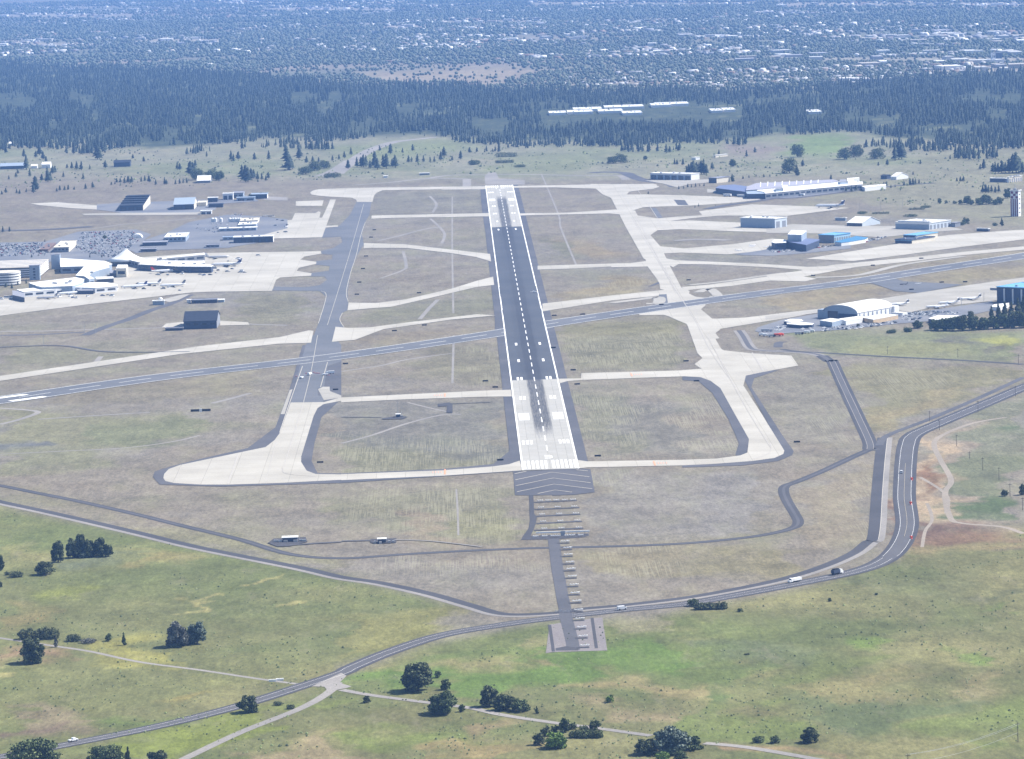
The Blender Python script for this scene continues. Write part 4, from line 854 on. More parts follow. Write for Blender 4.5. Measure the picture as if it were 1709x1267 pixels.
for i, (x, y) in enumerate([(1214,328),(1237,329),(1255,329.5),(1292,328),(1303,326),(1312,322.5),(1322,322),(1331,320),(1340,320),(1350,318.5),(1358,317.5),(1370,316),(1381,315),(1390,314),(1399,313),(1283,329),(1336,327),(1357,323)]):
    if tr is None:
        tr = empty('trailer', W(x, y), math.radians(-40)); MB().box(-7,-1.4,1.1,7,1.4,4.1).build('body', WH, tr); MB().box(-6,-1.1,0,-4,1.1,1.05).box(4,-1.1,0,6,1.1,1.05).build('wheels', BLACK, tr); o = tr
    else:
        o = tr.copy(); C.objects.link(o)
        for ch in tr.children: c_ = ch.copy(); C.objects.link(c_); c_.parent = o
        o.location = (*W(x, y), 0); o.rotation_euler[2] = math.radians(rnd.choice([-40, 50, -40, 45]))
    tag(o, 'white box trailer parked along the near side of the factory', 'trailer', 'trailers by the factory')
prism_bld('warehouse', 'low white warehouse at the right end of the trailer row', 'T', [(210,225),(430,205),(436,216),(240,238)], 6, WH, ROOFW)
prism_bld('warehouse', 'pale warehouse behind the right end of the factory', 'T', [(75,152),(185,143),(190,150),(80,162)], 7, WH, ROOFW)
bld('house', 'dark-walled house with trees right of the factory', (1470,299), 1480, 1487, 5, wall=NAVY, roof=DARKR, kind='gx')
bld('warehouse', 'white gabled warehouse right of the dark-walled house', (1487,300), 1496, 1516, 5, wall=WH, roof=ROOFW, side=WH, kind='gx')
bld('school_building', 'low building with a dark front left of the stepped white block', (1652,304), 1678, 1683, 6, wall=NAVY, roof=ROOFW, win=4)
bld('school_building', 'stepped white building with sawtooth roof at the far right edge', (1681,305), 1684, 1706, 9, wall=WH, roof=ROOFW, side=CREAM, sdoor=6, units=4)
bld('far_shed', 'small white shed at the far pasture left of the pine clump', (1154,267), 1161, 1168, 4, wall=WH, roof=ROOFW)
bld('far_shed', 'long white shed in the far pasture beyond the pine clump', (1191,263), 1194, 1215, 3.5, wall=CREAM, roof=ROOFW)
bld('hangar', 'tall blue-grey hangar with flat white roof on the right apron', (1236,379.5), 1293.5, 1313.6, 15.5, wall=BLUEW, roof=ROOFW, side=mat('sunlit_blue_cladding', (.50,.56,.62), .6, .06, .3), sdoor=2)  # side cladding is the blue-grey wall in a painted sunlit tone
bld('hangar', 'low white-roofed gabled hangar beyond the blue-roofed hangar', (1413.5,377.5), 1439, 1469, 5.5, wall=NAVY, roof=ROOFW, kind='gx', side=mat('sunlit_blue_cladding',()), door=2)
r = bld('hangar', 'wide two-tier white-roofed hangar with blue front and glazed right side', (1494.5,382.3), 1551, 1587, 11, wall=BLUEW, roof=ROOFW, side=mat('sunlit_blue_cladding',()), sdoor=6, trim=WH)
wv_ = max(v.co.x for v in r.children[0].data.vertices); dv_ = max(v.co.y for v in r.children[0].data.vertices); hv_ = max(v.co.z for v in r.children[0].data.vertices)
MB().box(2, 9, hv_+.5, wv_-2, dv_-4, hv_+4.4).build('upper_wall', BLUEW, r); MB().box(1.5, 8.5, hv_+4.4, wv_-1.5, dv_-3.5, hv_+5.1).build('upper_roof', ROOFW, r)
bld('hangar', 'low dark blue front building with cream right side on the right apron', (1494,406.3), 1522, 1560, 6, wall=NAVY, roof=NAVY, side=CREAM, trim=SKYB)
bld('hangar', 'dark blue upper block rising behind the low blue front building', (1508,402.0), 1529, 1565, 9, wall=NAVY, roof=SKYB, side=CREAM)
bld('shed', 'small dark shed with pale roof below the trees right of the two-tier hangar', (1630,386), 1649, 1652, 4, wall=NAVY, roof=ROOFW)
bld('shed', 'square grey shed behind the two-tier hangar', (1587,379), 1594, 1603, 7, wall=GREYW, roof=GREYR)
bld('tank_shed', 'little blue-grey shed left of the low gabled hangar', (1394,368), 1411, 1413, 4, wall=BLUEW, roof=ROOFW)
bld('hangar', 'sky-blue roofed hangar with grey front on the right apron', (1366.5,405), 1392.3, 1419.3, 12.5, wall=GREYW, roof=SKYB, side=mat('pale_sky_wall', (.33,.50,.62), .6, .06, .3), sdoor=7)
prism_bld('canopy', 'deep blue low canopy roof right of the sky-blue hangar', 'Y', [(965,285),(1050,262),(1190,228),(1270,205),(1440,225),(1400,247),(1170,285),(1060,298)], 5, WH, mat('deep_blue_roof', (.05,.19,.36), .45, .06, .2))
prism_bld('workshop', 'large dark workshop left of the sky-blue hangar', 'Y', [(275,268),(330,240),(600,240),(745,252),(745,262),(560,332),(320,288)], 9, NAVY, mat('slate_blue_roof',()))
prism_bld('workshop', 'grey block with bright white roof rising above the dark workshop', 'Y', [(295,180),(350,120),(565,130),(490,186)], 18, BLUEW, ROOFW)
prism_bld('workshop', 'smaller white-roofed block at the left end of the dark workshop', 'Y', [(65,292),(110,252),(275,256),(275,298),(120,306)], 9, NAVY, ROOFW, win=1)
# arched hangar
A = W(1374.5, 532.2); th = math.radians(-40); w = solve_len(A, th, 1431.5); B = (A[0]+math.cos(th)*w, A[1]+math.sin(th)*w); d = solve_len(B, th+math.pi/2, 1489)
r = empty('arched_hangar', A, th); tag(r, 'large hangar with white barrel roof and dark arched front', 'hangar')
hs, hr = 7.5, 8.0
arc = [(w/2-w/2*math.cos(math.pi*k/16*1.0), hs+hr*math.sin(math.pi*k/16)) for k in range(17)]
front = [(0,0)]+arc+[(w,0)]
mb = MB(); n = len(front); mb.add([(x,0,z) for x, z in front]+[(x,d,z) for x, z in front], [tuple(range(n)), tuple(range(n,2*n))[::-1], (0,n,n+1,1), (n-2,2*n-2,2*n-1,n-1)]); mb.mi[3] = 1; mb.build('wall', [BLUEW, WH], r)
mb = MB(); o_ = [(w/2+(x-w/2)*1.02, z+.4) for x, z in arc]; m_ = len(arc)
mb.add([(x,-1,z) for x, z in o_]+[(x,d+1,z) for x, z in o_]+[(x,-1,z-.45) for x, z in o_], [(i,m_+i,m_+i+1,i+1) for i in range(m_-1)]+[(i,i+1,2*m_+i+1,2*m_+i) for i in range(m_-1)]); mb.build('barrel_roof', ROOFW, r)
MB().box(w*.13,-.3,0,w*.42,-.05,8.8).build('door', GLASS, r); MB().box(w*.43,-.25,0,w*.98,-.05,6.5).build('door', NAVY, r)
MB().box(-9,2,0,-.05,12,9.5).build('door_pocket', BLUEW, r); MB().box(w-4,d+.05,0,w+3,d+9,9).build('door_pocket', WH, r)
for k in range(8): MB().box(w+.02, d*(k+.5)/8-.3, 0, w+.9, d*(k+.5)/8+.3, hs-.2).build('buttress', WH, r)
for lb, pts, h, wl, f in [('low white-roofed office with grey front below the arched hangar', [(685,408),(800,386),(915,400),(815,427)], 6, BLUEW, 'V'), ('narrow white-roofed lean-to along the near side of the arched hangar', [(885,392),(1080,366),(1160,370),(1130,386),(960,415)], 5, WH, 'V'),
    ('tan-walled low building with bright white roof at the right end of the arched hangar', [(1140,378),(1330,342),(1512,350),(1250,400)], 5, TAN, 'V'), ('low white-roofed shed left in the group of sheds beside the arched hangar', [(335,435),(470,426),(620,440),(600,455),(480,458),(340,446)], 4, NAVY, 'V'),
    ('small white-roofed shed behind the low shed left of the arched hangar', [(305,417),(370,395),(490,398),(512,418),(400,426)], 4, NAVY, 'V'), ('white-roofed dark-walled shelter beside the crowded car park', [(880,527),(960,500),(1145,500),(1100,515),(950,540)], 4.5, NAVY, 'U'),
    ('small pale roof beside the dark trees near the right edge', [(1425,425),(1450,405),(1580,392),(1560,415),(1500,430)], 4, WH, 'U'), ('thin white sliver of roof among the trees at the right edge', [(1670,515),(1690,503),(1760,500),(1760,515)], 4, WH, 'U'),
    ('small white canopy at the far right end of the arched hangar', [(1440,325),(1530,318),(1612,322),(1560,330)], 4, WH, 'V')]:
    prism_bld('low_building', lb, f, pts, h, wl, ROOFW, win=0)
r = bld('hangar', 'large blue-roofed hangar with dark front and white pilasters at the right edge', (1664,505.5), 1760, d=52, hpx=26, yaw=-40, wall=NAVY, roof=SKYB, w=85)
for k in range(8): MB().box(9+k*11,-1.0,0,10.6+k*11,-.06,16).build('pilaster', WH, r)
MB().box(-9,0.5,13.5,-.1,4,16).build('canopy', GREYW, r)
# control tower
A = W(1686.8, 361.3); th = math.radians(-32); w = solve_len(A, th, 1699.8, 2, 40); h = 44*dist(1694,361)/F_PX
r = empty('control_tower', A, th); tag(r, 'control tower with maroon and white chequered top at the right edge', 'control tower')
dd = w*.75
MB().box(0,0,0,w,dd,h).build('shaft', WH, r)
for k in range(4):
    x0 = w*(.02+.27*k); MB().box(x0,-.25,0,x0+w*.13,-.04,h*.66).build('stripe', MAROON, r)
for i in range(3):
    for j in range(3):
        if (i+j) % 2 == 0: MB().box(w*(.06+.3*i),-.3,h*(.68+.09*j),w*(.06+.3*(i+1)),-.06,h*(.68+.09*(j+1))-.1).build('check_panel', MAROON, r)
MB().box(-1,-1,h*.965,w+1,dd+1,h).build('cornice', WH, r); MB().box(w*.3,dd*.3,h+.1,w*.6,dd*.6,h+2).build('roof_cabin', STEEL, r); MB().tube((w*.45,dd*.45,h+2),(w*.45,dd*.45,h+8),.25).build('mast', STEEL, r)
for k in range(5): MB().box(w+.03,dd*.35,h*(.12+.17*k),w+.16,dd*.65,h*(.17+.17*k)).build('window', GLASS, r)
# far factories in the woods and city landmarks
for i, (x0, x1, y) in enumerate([(917,945,193),(948,990,191.5),(958,1005,187),(1000,1040,190),(1010,1075,183.5),(1088,1120,180),(1095,1150,178.5),(1188,1206,189),(1208,1228,187.5),(1040,1072,193),(1350,1372,191)]):
    bld('far_factory', 'long white-roofed factory shed in a gap of the pine forest', (x0, y), x1, d=95, yaw=0, hpx=3.5, wall=WH, roof=ROOFW, group='white sheds in the forest gap')
for a, bx, hp, lb in [((1656,106),1661.5,17,'pale narrow tower block far right in the city'), ((1661.8,105),1672.5,16,'dark broad tower block beside the pale one in the city'), ((392.5,22),397.5,10,'lone pale tower far left in the city')]:
    bld('tower_block', lb, a, bx, d=25, yaw=0, hpx=hp, wall=NAVY if 'dark' in lb else WH, roof=GREYR, win=2, side=WH)
# instrument shelters near the threshold
def shelter(lb, x, y, w, d, h, boxes):
    r = empty('equipment_shelter', W(x, y)); tag(r, lb, 'equipment shelter')
    MB().box(-w/2,0,.2,w/2,d,h-.4).build('cabin', NAVY, r); MB().box(-w/2-.6,-.8,h-.4,w/2+.6,d+.8,h).build('roof', ROOFW, r)
    for bx, by, bw in boxes: MB().box(bx-bw/2,by,.1,bx+bw/2,by+1.4,1.8).build('cabinet', STEEL, r)
    MB().tube((w/2+1.5,1,0),(w/2+1.5,1,h+3),.09).build('antenna_mast', STEEL, r)
area('shelter_pad', 'H', [(1340,172),(1370,150),(1530,142),(1540,165),(1450,188),(1390,190)], ASPH2); area('shelter_pad', 'F', [(145,1082),(275,1078),(275,1100),(200,1105),(145,1100)], ASPH2); area('shelter_pad', 'F', [(200,478),(290,462),(330,470),(310,480),(210,483)], ASPH2)
line('service_road', 'H', [(1450,182),(1600,172),(1709,166)], 4, SHLD); line('service_road', 'I', [(0,162),(150,158)], 4, SHLD)
line('service_road', 'F', [(265,1085),(450,1092),(700,1120)], 2.5, GRAV)
area('pavement', 'F', [(482,405),(540,397),(556,405),(556,450),(526,448),(530,415),(485,418)], ASPH2); line('pavement', 'F', [(550,404),(640,400),(745,396)], 3, ASPH2); line('service_road','F', [(0,470),(200,472)], 3, SHLD)
shelter('larger white-roofed equipment shelter with cabinets left of the approach lights', 484, 905, 10.5, 6, 3.6, [(-10,0,3),(-7,-1,2.5),(7.5,0,2.5),(10,-1,3),(-3,-2,3),(4,-2,3)])
shelter('smaller white-roofed equipment shelter on a dark pad left of the approach lights', 637.5, 907, 5.5, 4, 3.4, [(-5,0,1.6),(5,0,1.8),(8,0,1.5),(-1,-3,1.8)])
shelter('tiny white-roofed glide path hut on a dark pad beside the runway', 664.5, 697, 3.6, 3, 3.2, [(3.4,0,1.2)])
# localizer antenna and approach lights
r = empty('localizer_antenna', W(*fr('P', [(755,1045)])[0])); tag(r, 'long white localizer antenna bar across the approach', 'antenna')
MB().box(-19,0,2.0,19,.8,3.0).build('screen', WHITE, r)
for k in range(14): MB().tube((-18+k*2.77,.4,0),(-18+k*2.77,.4,2.0),.12).build('post', STEEL, r)
MB().box(-1.6,-1.4,0,1.6,-.1,3.4).build('cabinet', STEEL, r)
LB = None
def light_unit(f, x, y, wd, lb, grp):
    p = W(*fr(f, [(x, y)])[0]); r = empty('approach_light', p); tag(r, lb, 'approach light', grp)
    MB().box(-wd/2,-.35,1.3,wd/2,.35,1.6).build('crossbar', WHITE, r)
    MB().tube((-wd*.4,0,0),(-wd*.4,0,1.3),.08,n=5).tube((wd*.4,0,0),(wd*.4,0,1.3),.08,n=5).build('post', STEEL, r)
    for k in range(3): MB().lathe([(.16,1.6),(.26,1.7),(.26,1.95),(.1,2.05)], 8, 0, (k-1)*wd*.38).build('lamp', WHITE, r)
for y, xs in ((577,(435,548,663,782,898)), (675,(447,682,916)), (773,(462,700,938)), (874,(477,718,958)), (975,(492,735,978))):
    for x in xs: light_unit('P', x, y-(x-435)*.03, 4.4, 'white light bar on a dark gravel strip just before the chevrons', 'light bars before the chevrons')
for i, x in enumerate((372,498,620,684,815,888,1008)): light_unit('P', x, 1084-(x-372)*.03, 4.0, 'white light box on the dark strip before the antenna bar', 'light boxes in front of the antenna')
for i, (x, y) in enumerate(STN):
    nm = ['first','second','third','fourth','fifth','sixth','seventh','eighth','ninth','tenth','eleventh','twelfth','thirteenth','last'][i]
    light_unit('Z', x+12, y-2, 5.4, 'approach light station, %s of the single row down from the long antenna bar' % nm, 'approach light stations')
    light_unit('Z', x+42, y-4, 2.2, 'short side light right of the %s approach light station' % nm, 'side lights of the approach')
for x0, x1 in ((150,205),(222,290)):
    p, q = wpts('Z', [(x0,842),(x1,839)]); r = empty('gate', p, math.atan2(q[1]-p[1], q[0]-p[0])); l = math.hypot(q[0]-p[0], q[1]-p[1]); tag(r, 'pale barrier gate where the approach track meets the road, %s one' % ('left' if x0 < 200 else 'right'), 'gate')
    MB().box(0,-.12,.3,l,.12,.5).box(0,-.12,1.2,l,.12,1.45).build('rail', STEEL, r)
    for k in range(3): MB().box(k*l/2-.1,-.13,0,k*l/2+.1,.13,1.7).build('post', STEEL, r)
# taxiway guidance boards in the infield
for i, (f, x, y) in enumerate([('E',1603,700),('F',795,688),('F',1283,668),('F',1160,237),('F',770,323),('G',573,598),('G',18,192),('F',1180,308),('B',890,573),('B',868,622),('B',835,747),('B',815,830),('B',790,920),('B',775,1000),('B',1185,990),('C',1383,905),('C',495,1140),('C',683,1132),('C',1203,1068),('E',1680,335),('F',20,205),('F',720,292),('D',305,875),('D',955,968),('D',1155,920),('D',1310,917),('D',1020,762),('D',700,808),('G',70,292),('F',265,40),('F',415,12),('F',1060,125)]):
    p = W(*fr(f, [(x, y)])[0])
    r = empty('guidance_sign', p); tag(r, 'small dark taxiway guidance board standing in the dry grass', 'sign', 'guidance boards in the infields')
    MB().box(-2.6,-.3,.4,2.6,.3,1.7).build('board', BLACK, r); MB().box(-2.2,-.15,0,-1.9,.15,.4).box(1.9,-.15,0,2.2,.15,.4).build('leg', STEEL, r)
r = empty('guidance_sign', W(*fr('E', [(1005,443)])[0])); tag(r, 'wide black board with a white post in the field left of the lower taxiway', 'sign'); MB().box(-9,-.3,.5,9,.3,2.6).build('board', BLACK, r); MB().box(-1.2,-.5,0,1.2,-.31,3.2).build('post', WHITE, r)

# ------------------------------------------------------------------ aircraft
def loft_x(mb, prof, n=12, mi=0, zc=0.):
    mb.loft([[(x, ry*math.cos(t*2*math.pi/n), zc_+rz*math.sin(t*2*math.pi/n)) for t in range(n)] for x, ry, rz, zc_ in prof], mi)
def airliner(lb, f, xy, L_=30, hd=0, tail='white', body=None, grp=None, ttail=True, cat='airliner', wing=None):
    """nose along +x of the empty"""
    r = empty('parked_aircraft', W(*fr(f, [xy])[0]), math.radians(hd)); tag(r, lb, cat, grp); s = L_/30; body = body or WH
    f_ = MB(); z = 2.6*s; R_ = 1.5*s
    loft_x(f_, [(15*s,.1*s,.1*s,z-.3*s),(14.2*s,.8*s,.8*s,z-.2*s),(12*s,R_,R_,z),(-8*s,R_,R_,z),(-13*s,.8*s,.8*s,z+.6*s),(-15*s,.15*s,.2*s,z+1*s)], 12)
    f_.build('fuselage', body, r, True)
    ws = 13.5*s
    for sg in (-1, 1):
        MB().loft([[(3*s,sg*1*s,z-.9*s),(-3*s,sg*1*s,z-.9*s),(-3*s,sg*1*s,z-.6*s),(3*s,sg*1*s,z-.5*s)],[(-3.2*s,sg*ws,z+.1*s),(-4.6*s,sg*ws,z+.1*s),(-4.6*s,sg*ws,z+.25*s),(-3.2*s,sg*ws,z+.25*s)]]).build('wing', wing or STEEL, r)
        MB().loft([[(-11*s,sg*.2*s,z+(4.6 if ttail else .8)*s),(-14*s,sg*.2*s,z+(4.6 if ttail else .8)*s),(-14*s,sg*.2*s,z+(4.8 if ttail else 1)*s),(-11*s,sg*.2*s,z+(4.8 if ttail else 1)*s)],[(-13.5*s,sg*4.6*s,z+(4.7 if ttail else 1)*s),(-14.8*s,sg*4.6*s,z+(4.7 if ttail else 1)*s),(-14.8*s,sg*4.6*s,z+(4.8 if ttail else 1.1)*s),(-13.5*s,sg*4.6*s,z+(4.8 if ttail else 1.1)*s)]]).build('tailplane', body, r)
        e = MB(); ex, ey, ez = ((-8.5, 2.3, z+.6*s) if ttail else (2.0, 4.4, z-1.2*s))
        e.tube(((ex+1.8)*s, sg*ey*s, ez),((ex-1.8)*s, sg*ey*s, ez),.75*s,.55*s,10).build('engine', STEEL, r)
        MB().box(-1.5*s,sg*1.8*s-.2*s,0,-.6*s,sg*1.8*s+.2*s,z-.7*s).build('landing_gear', BLACK, r)
    MB().loft([[(-9.5*s,-.15*s,z+1*s),(-13.8*s,-.15*s,z+1*s),(-13.8*s,.15*s,z+1*s),(-9.5*s,.15*s,z+1*s)],[(-13.2*s,-.1*s,z+5.2*s),(-15.4*s,-.1*s,z+5.2*s),(-15.4*s,.1*s,z+5.2*s),(-13.2*s,.1*s,z+5.2*s)]]).build('fin', TAILS[tail], r)
    MB().box(11*s,-.15*s,0,11.7*s,.15*s,z-1.2*s).build('landing_gear', BLACK, r)
    return r
airliner('white regional jet with a navy tail nosed up to the middle concourse', 'R', (1090,398), 40, 178, 'navy')
airliner('white jet with a red tail below the middle concourse', 'R', (450,462), 33, 8, 'red', ttail=False)
airliner('white jet with a grey fin behind the near concourse, tail to the right', 'R', (300,590), 30, 185, 'grey', ttail=False)
airliner('white jet with a dark tail, rightmost below the near concourse', 'R', (540,605), 32, 188, 'grey', ttail=False)
airliner('grey-winged jet nosed in beside the near concourse', 'R', (150,618), 32, 190, 'navy', ttail=False)
airliner('pale grey aircraft parked at the tip of the far concourse', 'R', (990,318), 32, 5, 'white', body=STEEL)
airliner('white jet parked under the middle concourse beside its stand', 'R', (690,440), 28, 30, 'white', ttail=False)
airliner('white jet in the shade of the middle concourse', 'R', (470,420), 28, 12, 'white', ttail=False)
airliner('white jet nosed in at the left stands of the near concourse', 'Q', (830,800), 30, 200, 'white', ttail=False, body=WH)
airliner('grey jet at the far left stand of the near concourse', 'Q', (560,850), 26, 195, 'grey', ttail=False, body=STEEL)
airliner('lone white airliner with a large dark blue tail on the far right apron', 'X', (1350,508), 44, 162, 'navy', ttail=True)
airliner('white turboprop tail-on at the right end of the arched hangar', 'U', (620,418), 26, 195, 'grey', wing=WH, ttail=True)
airliner('white jet nearest the arched hangar on the lower right apron', 'U', (955,440), 26, 190, 'white', wing=WH, ttail=False)
airliner('white jet with a dark fin in the middle of the lower right apron', 'U', (1060,405), 26, 195, 'grey', wing=WH, ttail=True)
airliner('white jet with a dark fin nearest the blue-roofed hangar', 'U', (1245,370), 26, 192, 'grey', wing=WH, ttail=True)
airliner('small dark aircraft taxiing on the angled grey taxiway', 'U', (668,236), 11, 205, 'grey', body=mat('dark_grey_paint', (.03,.03,.04), .5, .1, 1), cat='aircraft', ttail=False, wing=mat('dark_grey_paint',()))
airliner('tiny white aircraft lined up on the angled grey taxiway', 'U', (790,229), 8, 190, 'white', cat='aircraft', ttail=False, wing=WH)
airliner('small white aircraft on the main runway near its right edge', 'M', (891.5,488), 11, 100, 'white', cat='aircraft', ttail=False, wing=WH)
for i, (x, y, hd) in enumerate([(1010,600,20),(1005,608,30),(910,636,15),(1110,610,200)]): airliner('small white private plane on the tapering apron left of the dark workshop', 'N', (x, y), 10, hd, 'white', cat='aircraft', ttail=False, wing=WH, grp='small planes by the dark workshop')

# ------------------------------------------------------------------ cars and other vehicles
def car_mesh(L_, w_, h_, paint, van=False):
    b = MB(); hl = L_/2
    b.loft([[(hl,-w_/2,.35),(hl,w_/2,.35),(hl,w_/2,.8*h_*.6),(hl,-w_/2,.8*h_*.6)],[(hl*.45,-w_/2,.25),(hl*.45,w_/2,.25),(hl*.45,w_/2,h_*.6),(hl*.45,-w_/2,h_*.6)],[(-hl,-w_/2,.35),(-hl,w_/2,.35),(-hl,w_/2,h_*.6),(-hl,-w_/2,h_*.6)]], 0)
    x0, x1 = (hl*.55, -hl*.95) if van else (hl*.4, -hl*.8)
    b.loft([[(x0,-w_/2*.95,h_*.58),(x0,w_/2*.95,h_*.58),(x1,w_/2*.95,h_*.58),(x1,-w_/2*.95,h_*.58)],[(x0-h_*.35,-w_/2*.82,h_*.97),(x0-h_*.35,w_/2*.82,h_*.97),(x1+h_*.15,w_/2*.82,h_*.97),(x1+h_*.15,-w_/2*.82,h_*.97)]], 1)
    b.box(x1+h_*.17,-w_/2*.8,h_*.96,x0-h_*.37,w_/2*.8,h_,0)
    for sx in (-.62, .62):
        for sy in (-1, 1): b.tube((hl*sx, sy*w_/2*.98,.33),(hl*sx, sy*w_/2*.8,.33),.33,n=8,mi=2)
    me = bpy.data.meshes.new('car_body'); me.from_pydata(b.v, [], b.f)
    for x in (paint, GLASS, BLACK): me.materials.append(x)
    me.polygons.foreach_set('material_index', b.mi); me.update(); return me
CM = [(car_mesh(4.6,1.85,1.45,p), nm) for p, nm in zip(CARC, ('white','silver','black','blue','red','grey'))]; VM = (car_mesh(5.4,2.05,2.1,CARC[0],True), 'white van')
CARS = []
ORD = ['first','second','third','fourth','fifth','sixth','seventh','eighth','ninth','tenth','11th','12th','13th','14th','15th','16th','17th','18th','19th','20th']+['%dth' % k for k in range(21, 99)]
def flush_cars():
    CARS.sort(key=lambda c: math.hypot(c[0][0]-CX, c[0][1]-CY))
    for p, rz, lb, grp, k in CARS[:290]:
        o = link('parked_car', CM[k][0]); o.location = (p[0], p[1], .25); o.rotation_euler[2] = rz; tag(o, lb, 'car', grp)
    V, F_, MI = [], [], []
    mats_ = CARC+[GLASS, BLACK]
    b = MB()
    for p, rz, lb, grp, k in CARS[290:]:
        me = CM[k][0]; c_, s_ = math.cos(rz), math.sin(rz)
        o = len(b.v); b.v += [(p[0]+v.co.x*c_-v.co.y*s_, p[1]+v.co.x*s_+v.co.y*c_, .25+v.co.z) for v in me.vertices]
        for q in me.polygons: b.f.append(tuple(i+o for i in q.vertices)); b.mi.append(k if q.material_index == 0 else 5+q.material_index)
    if b.f: o = b.build('parked_cars', mats_); tag(o, 'further rows of mixed cars filling the terminal car parks', 'cars', kind='stuff')
def poly_in(x, y, P):
    r = False; n = len(P)
    for i in range(n):
        x0, y0 = P[i]; x1, y1 = P[(i+1)%n]
        if (y0 > y) != (y1 > y) and x < (x1-x0)*(y-y0)/(y1-y0)+x0: r = not r
    return r
def lot(f, pts, n, rz, lb, grp, row=11., gap=3.0, ):
    P = wpts(f, pts); xs = [p[0] for p in P]; ys = [p[1] for p in P]; c, s = math.cos(rz), math.sin(rz)
    U_ = [x*c+y*s for x, y in P]; V_ = [-x*s+y*c for x, y in P]; spots = []
    v = min(V_)+3; ri = 0
    while v < max(V_):
        u = min(U_)+2
        while u < max(U_):
            x, y = u*c-v*s, u*s+v*c
            if poly_in(x, y, P): spots.append((x, y, ri))
            u += gap
        v += row; ri += 1
    rnd.shuffle(spots); spots = sorted(spots[:n], key=lambda q: (q[2], PX(q[0], q[1])[0])); cnt = {}; rows = sorted({q[2] for q in spots})
    for p in spots:
        c_ = cnt[p[2]] = cnt.get(p[2], 0)+1; k = rnd.choices(range(6), [9,6,3,2,1.2,4])[0]; ro = rows.index(p[2])
        CARS.append(((p[0]+rnd.uniform(-.2,.2), p[1]+rnd.uniform(-.4,.4)), rz+math.pi/2*(1 if rnd.random() < .5 else -1)+rnd.uniform(-.03,.03), '%s car, %s from left in the %s row %s' % (CM[k][1], ORD[c_-1], 'nearest' if ro == 0 else ORD[ro], lb), grp, k))
lot('A', [(540,590),(880,575),(900,600),(920,640),(780,760),(560,730),(500,690)], 430, 0, 'right of the cream car-park building', 'cars right of the cream building', 9, 2.7)
lot('A', [(0,665),(290,655),(260,700),(330,720),(300,740),(0,745)], 230, 0, 'of the left-edge car park', 'cars in the left car park', 9, 2.7)
lot('U', [(630,490),(800,475),(1140,465),(1140,490),(960,500),(880,530),(700,550),(630,530)], 75, math.radians(-40), 'right of the arched hangar', 'cars right of the arched hangar', 7.5, 2.8)
lot('V', [(700,490),(1000,480),(1250,450),(1480,425),(1490,440),(1150,500),(860,530),(720,530)], 40, math.radians(-40), 'below the arched hangar', 'cars below the arched hangar', 8, 3.2)
lot('V', [(180,490),(330,470),(600,480),(640,500),(400,520),(200,520)], 18, math.radians(-40), 'left of the arched hangar', 'cars left of the arched hangar', 9, 3.4)
lot('Y', [(1060,300),(1200,280),(1500,240),(1709,215),(1709,245),(1400,300),(1150,335),(1050,330)], 45, math.radians(-40), 'by the deep blue canopy', 'cars by the blue canopy', 8, 3.0)
lot('Y', [(0,410),(300,400),(700,370),(950,335),(960,350),(600,410),(200,450),(0,450)], 40, math.radians(-40), 'by the dark workshop', 'cars by the dark workshop', 9, 3.2)
lot('S', [(830,480),(1000,470),(1240,500),(1050,560),(900,560),(840,520)], 22, 0, 'among the white service buildings', 'cars among the service buildings', 12, 3.4)
lot('S', [(1180,385),(1280,385),(1280,405),(1180,405)], 12, 0, 'above the white tanks', 'cars above the white tanks', 9, 3.4)
lot('S', [(1470,400),(1590,400),(1590,415),(1470,415)], 14, 0, 'beyond the upper left apron', 'cars beyond the upper left apron', 9, 3.0)
flush_cars()
def vehicle(name, lb, cat, xy, hd, L_, w_, parts):
    r = empty(name, W(*xy), math.radians(hd)); r.location[2] = .28; tag(r, lb, cat)
    for nm, bx, m_ in parts: MB().box(*bx).build(nm, m_, r)
    for sx in (-.36, .0 if L_ > 7 else -.3, .34):
        for sy in (-1, 1):
            MB().tube((L_*sx, sy*w_*.5,.5),(L_*sx, sy*w_*.36,.5),.5,n=10).build('wheel', BLACK, r)
    return r
def road_dir(xy, back=False):
    p = W(*xy); i = min(range(1, len(MAINW)-1), key=lambda k: math.hypot(MAINW[k][0]-p[0], MAINW[k][1]-p[1])); a, b = MAINW[i-1], MAINW[i+1]
    return math.degrees(math.atan2(b[1]-a[1], b[0]-a[0]))+(180 if back else 0)
vehicle('flatbed_truck', 'white truck with long white load bed driving on the curve of the road', 'truck', (1327,972), road_dir((1327,972), True), 9, 2.5, [('cab', (2.6,-1.2,.6,4.6,1.2,2.9), CARC[0]), ('bonnet', (4.6,-1.0,.6,6.0,1.0,1.9), CARC[0]), ('load_bed', (-5,-1.25,1.0,2.1,1.25,2.7), CARC[0]), ('chassis', (-5,-.6,.5,5.8,.6,.95), BLACK), ('windscreen', (4.55,-1.0,1.9,4.72,1.0,2.7), GLASS)])
vehicle('dump_truck', 'dark truck with a white cab and black load following the curve of the road', 'truck', (1397,959), road_dir((1397,959)), 8.5, 2.6, [('cab', (2.2,-1.2,.6,4.2,1.2,3.0), CARC[0]), ('bonnet', (4.2,-1.0,.6,5.4,1.0,1.9), CARC[0]), ('dump_body', (-4.6,-1.3,1.1,1.9,1.3,3.3), NAVY), ('load', (-3.6,-1.1,3.3,.8,1.1,4.0), BLACK), ('chassis', (-4.6,-.6,.5,5.2,.6,1.05), BLACK)])
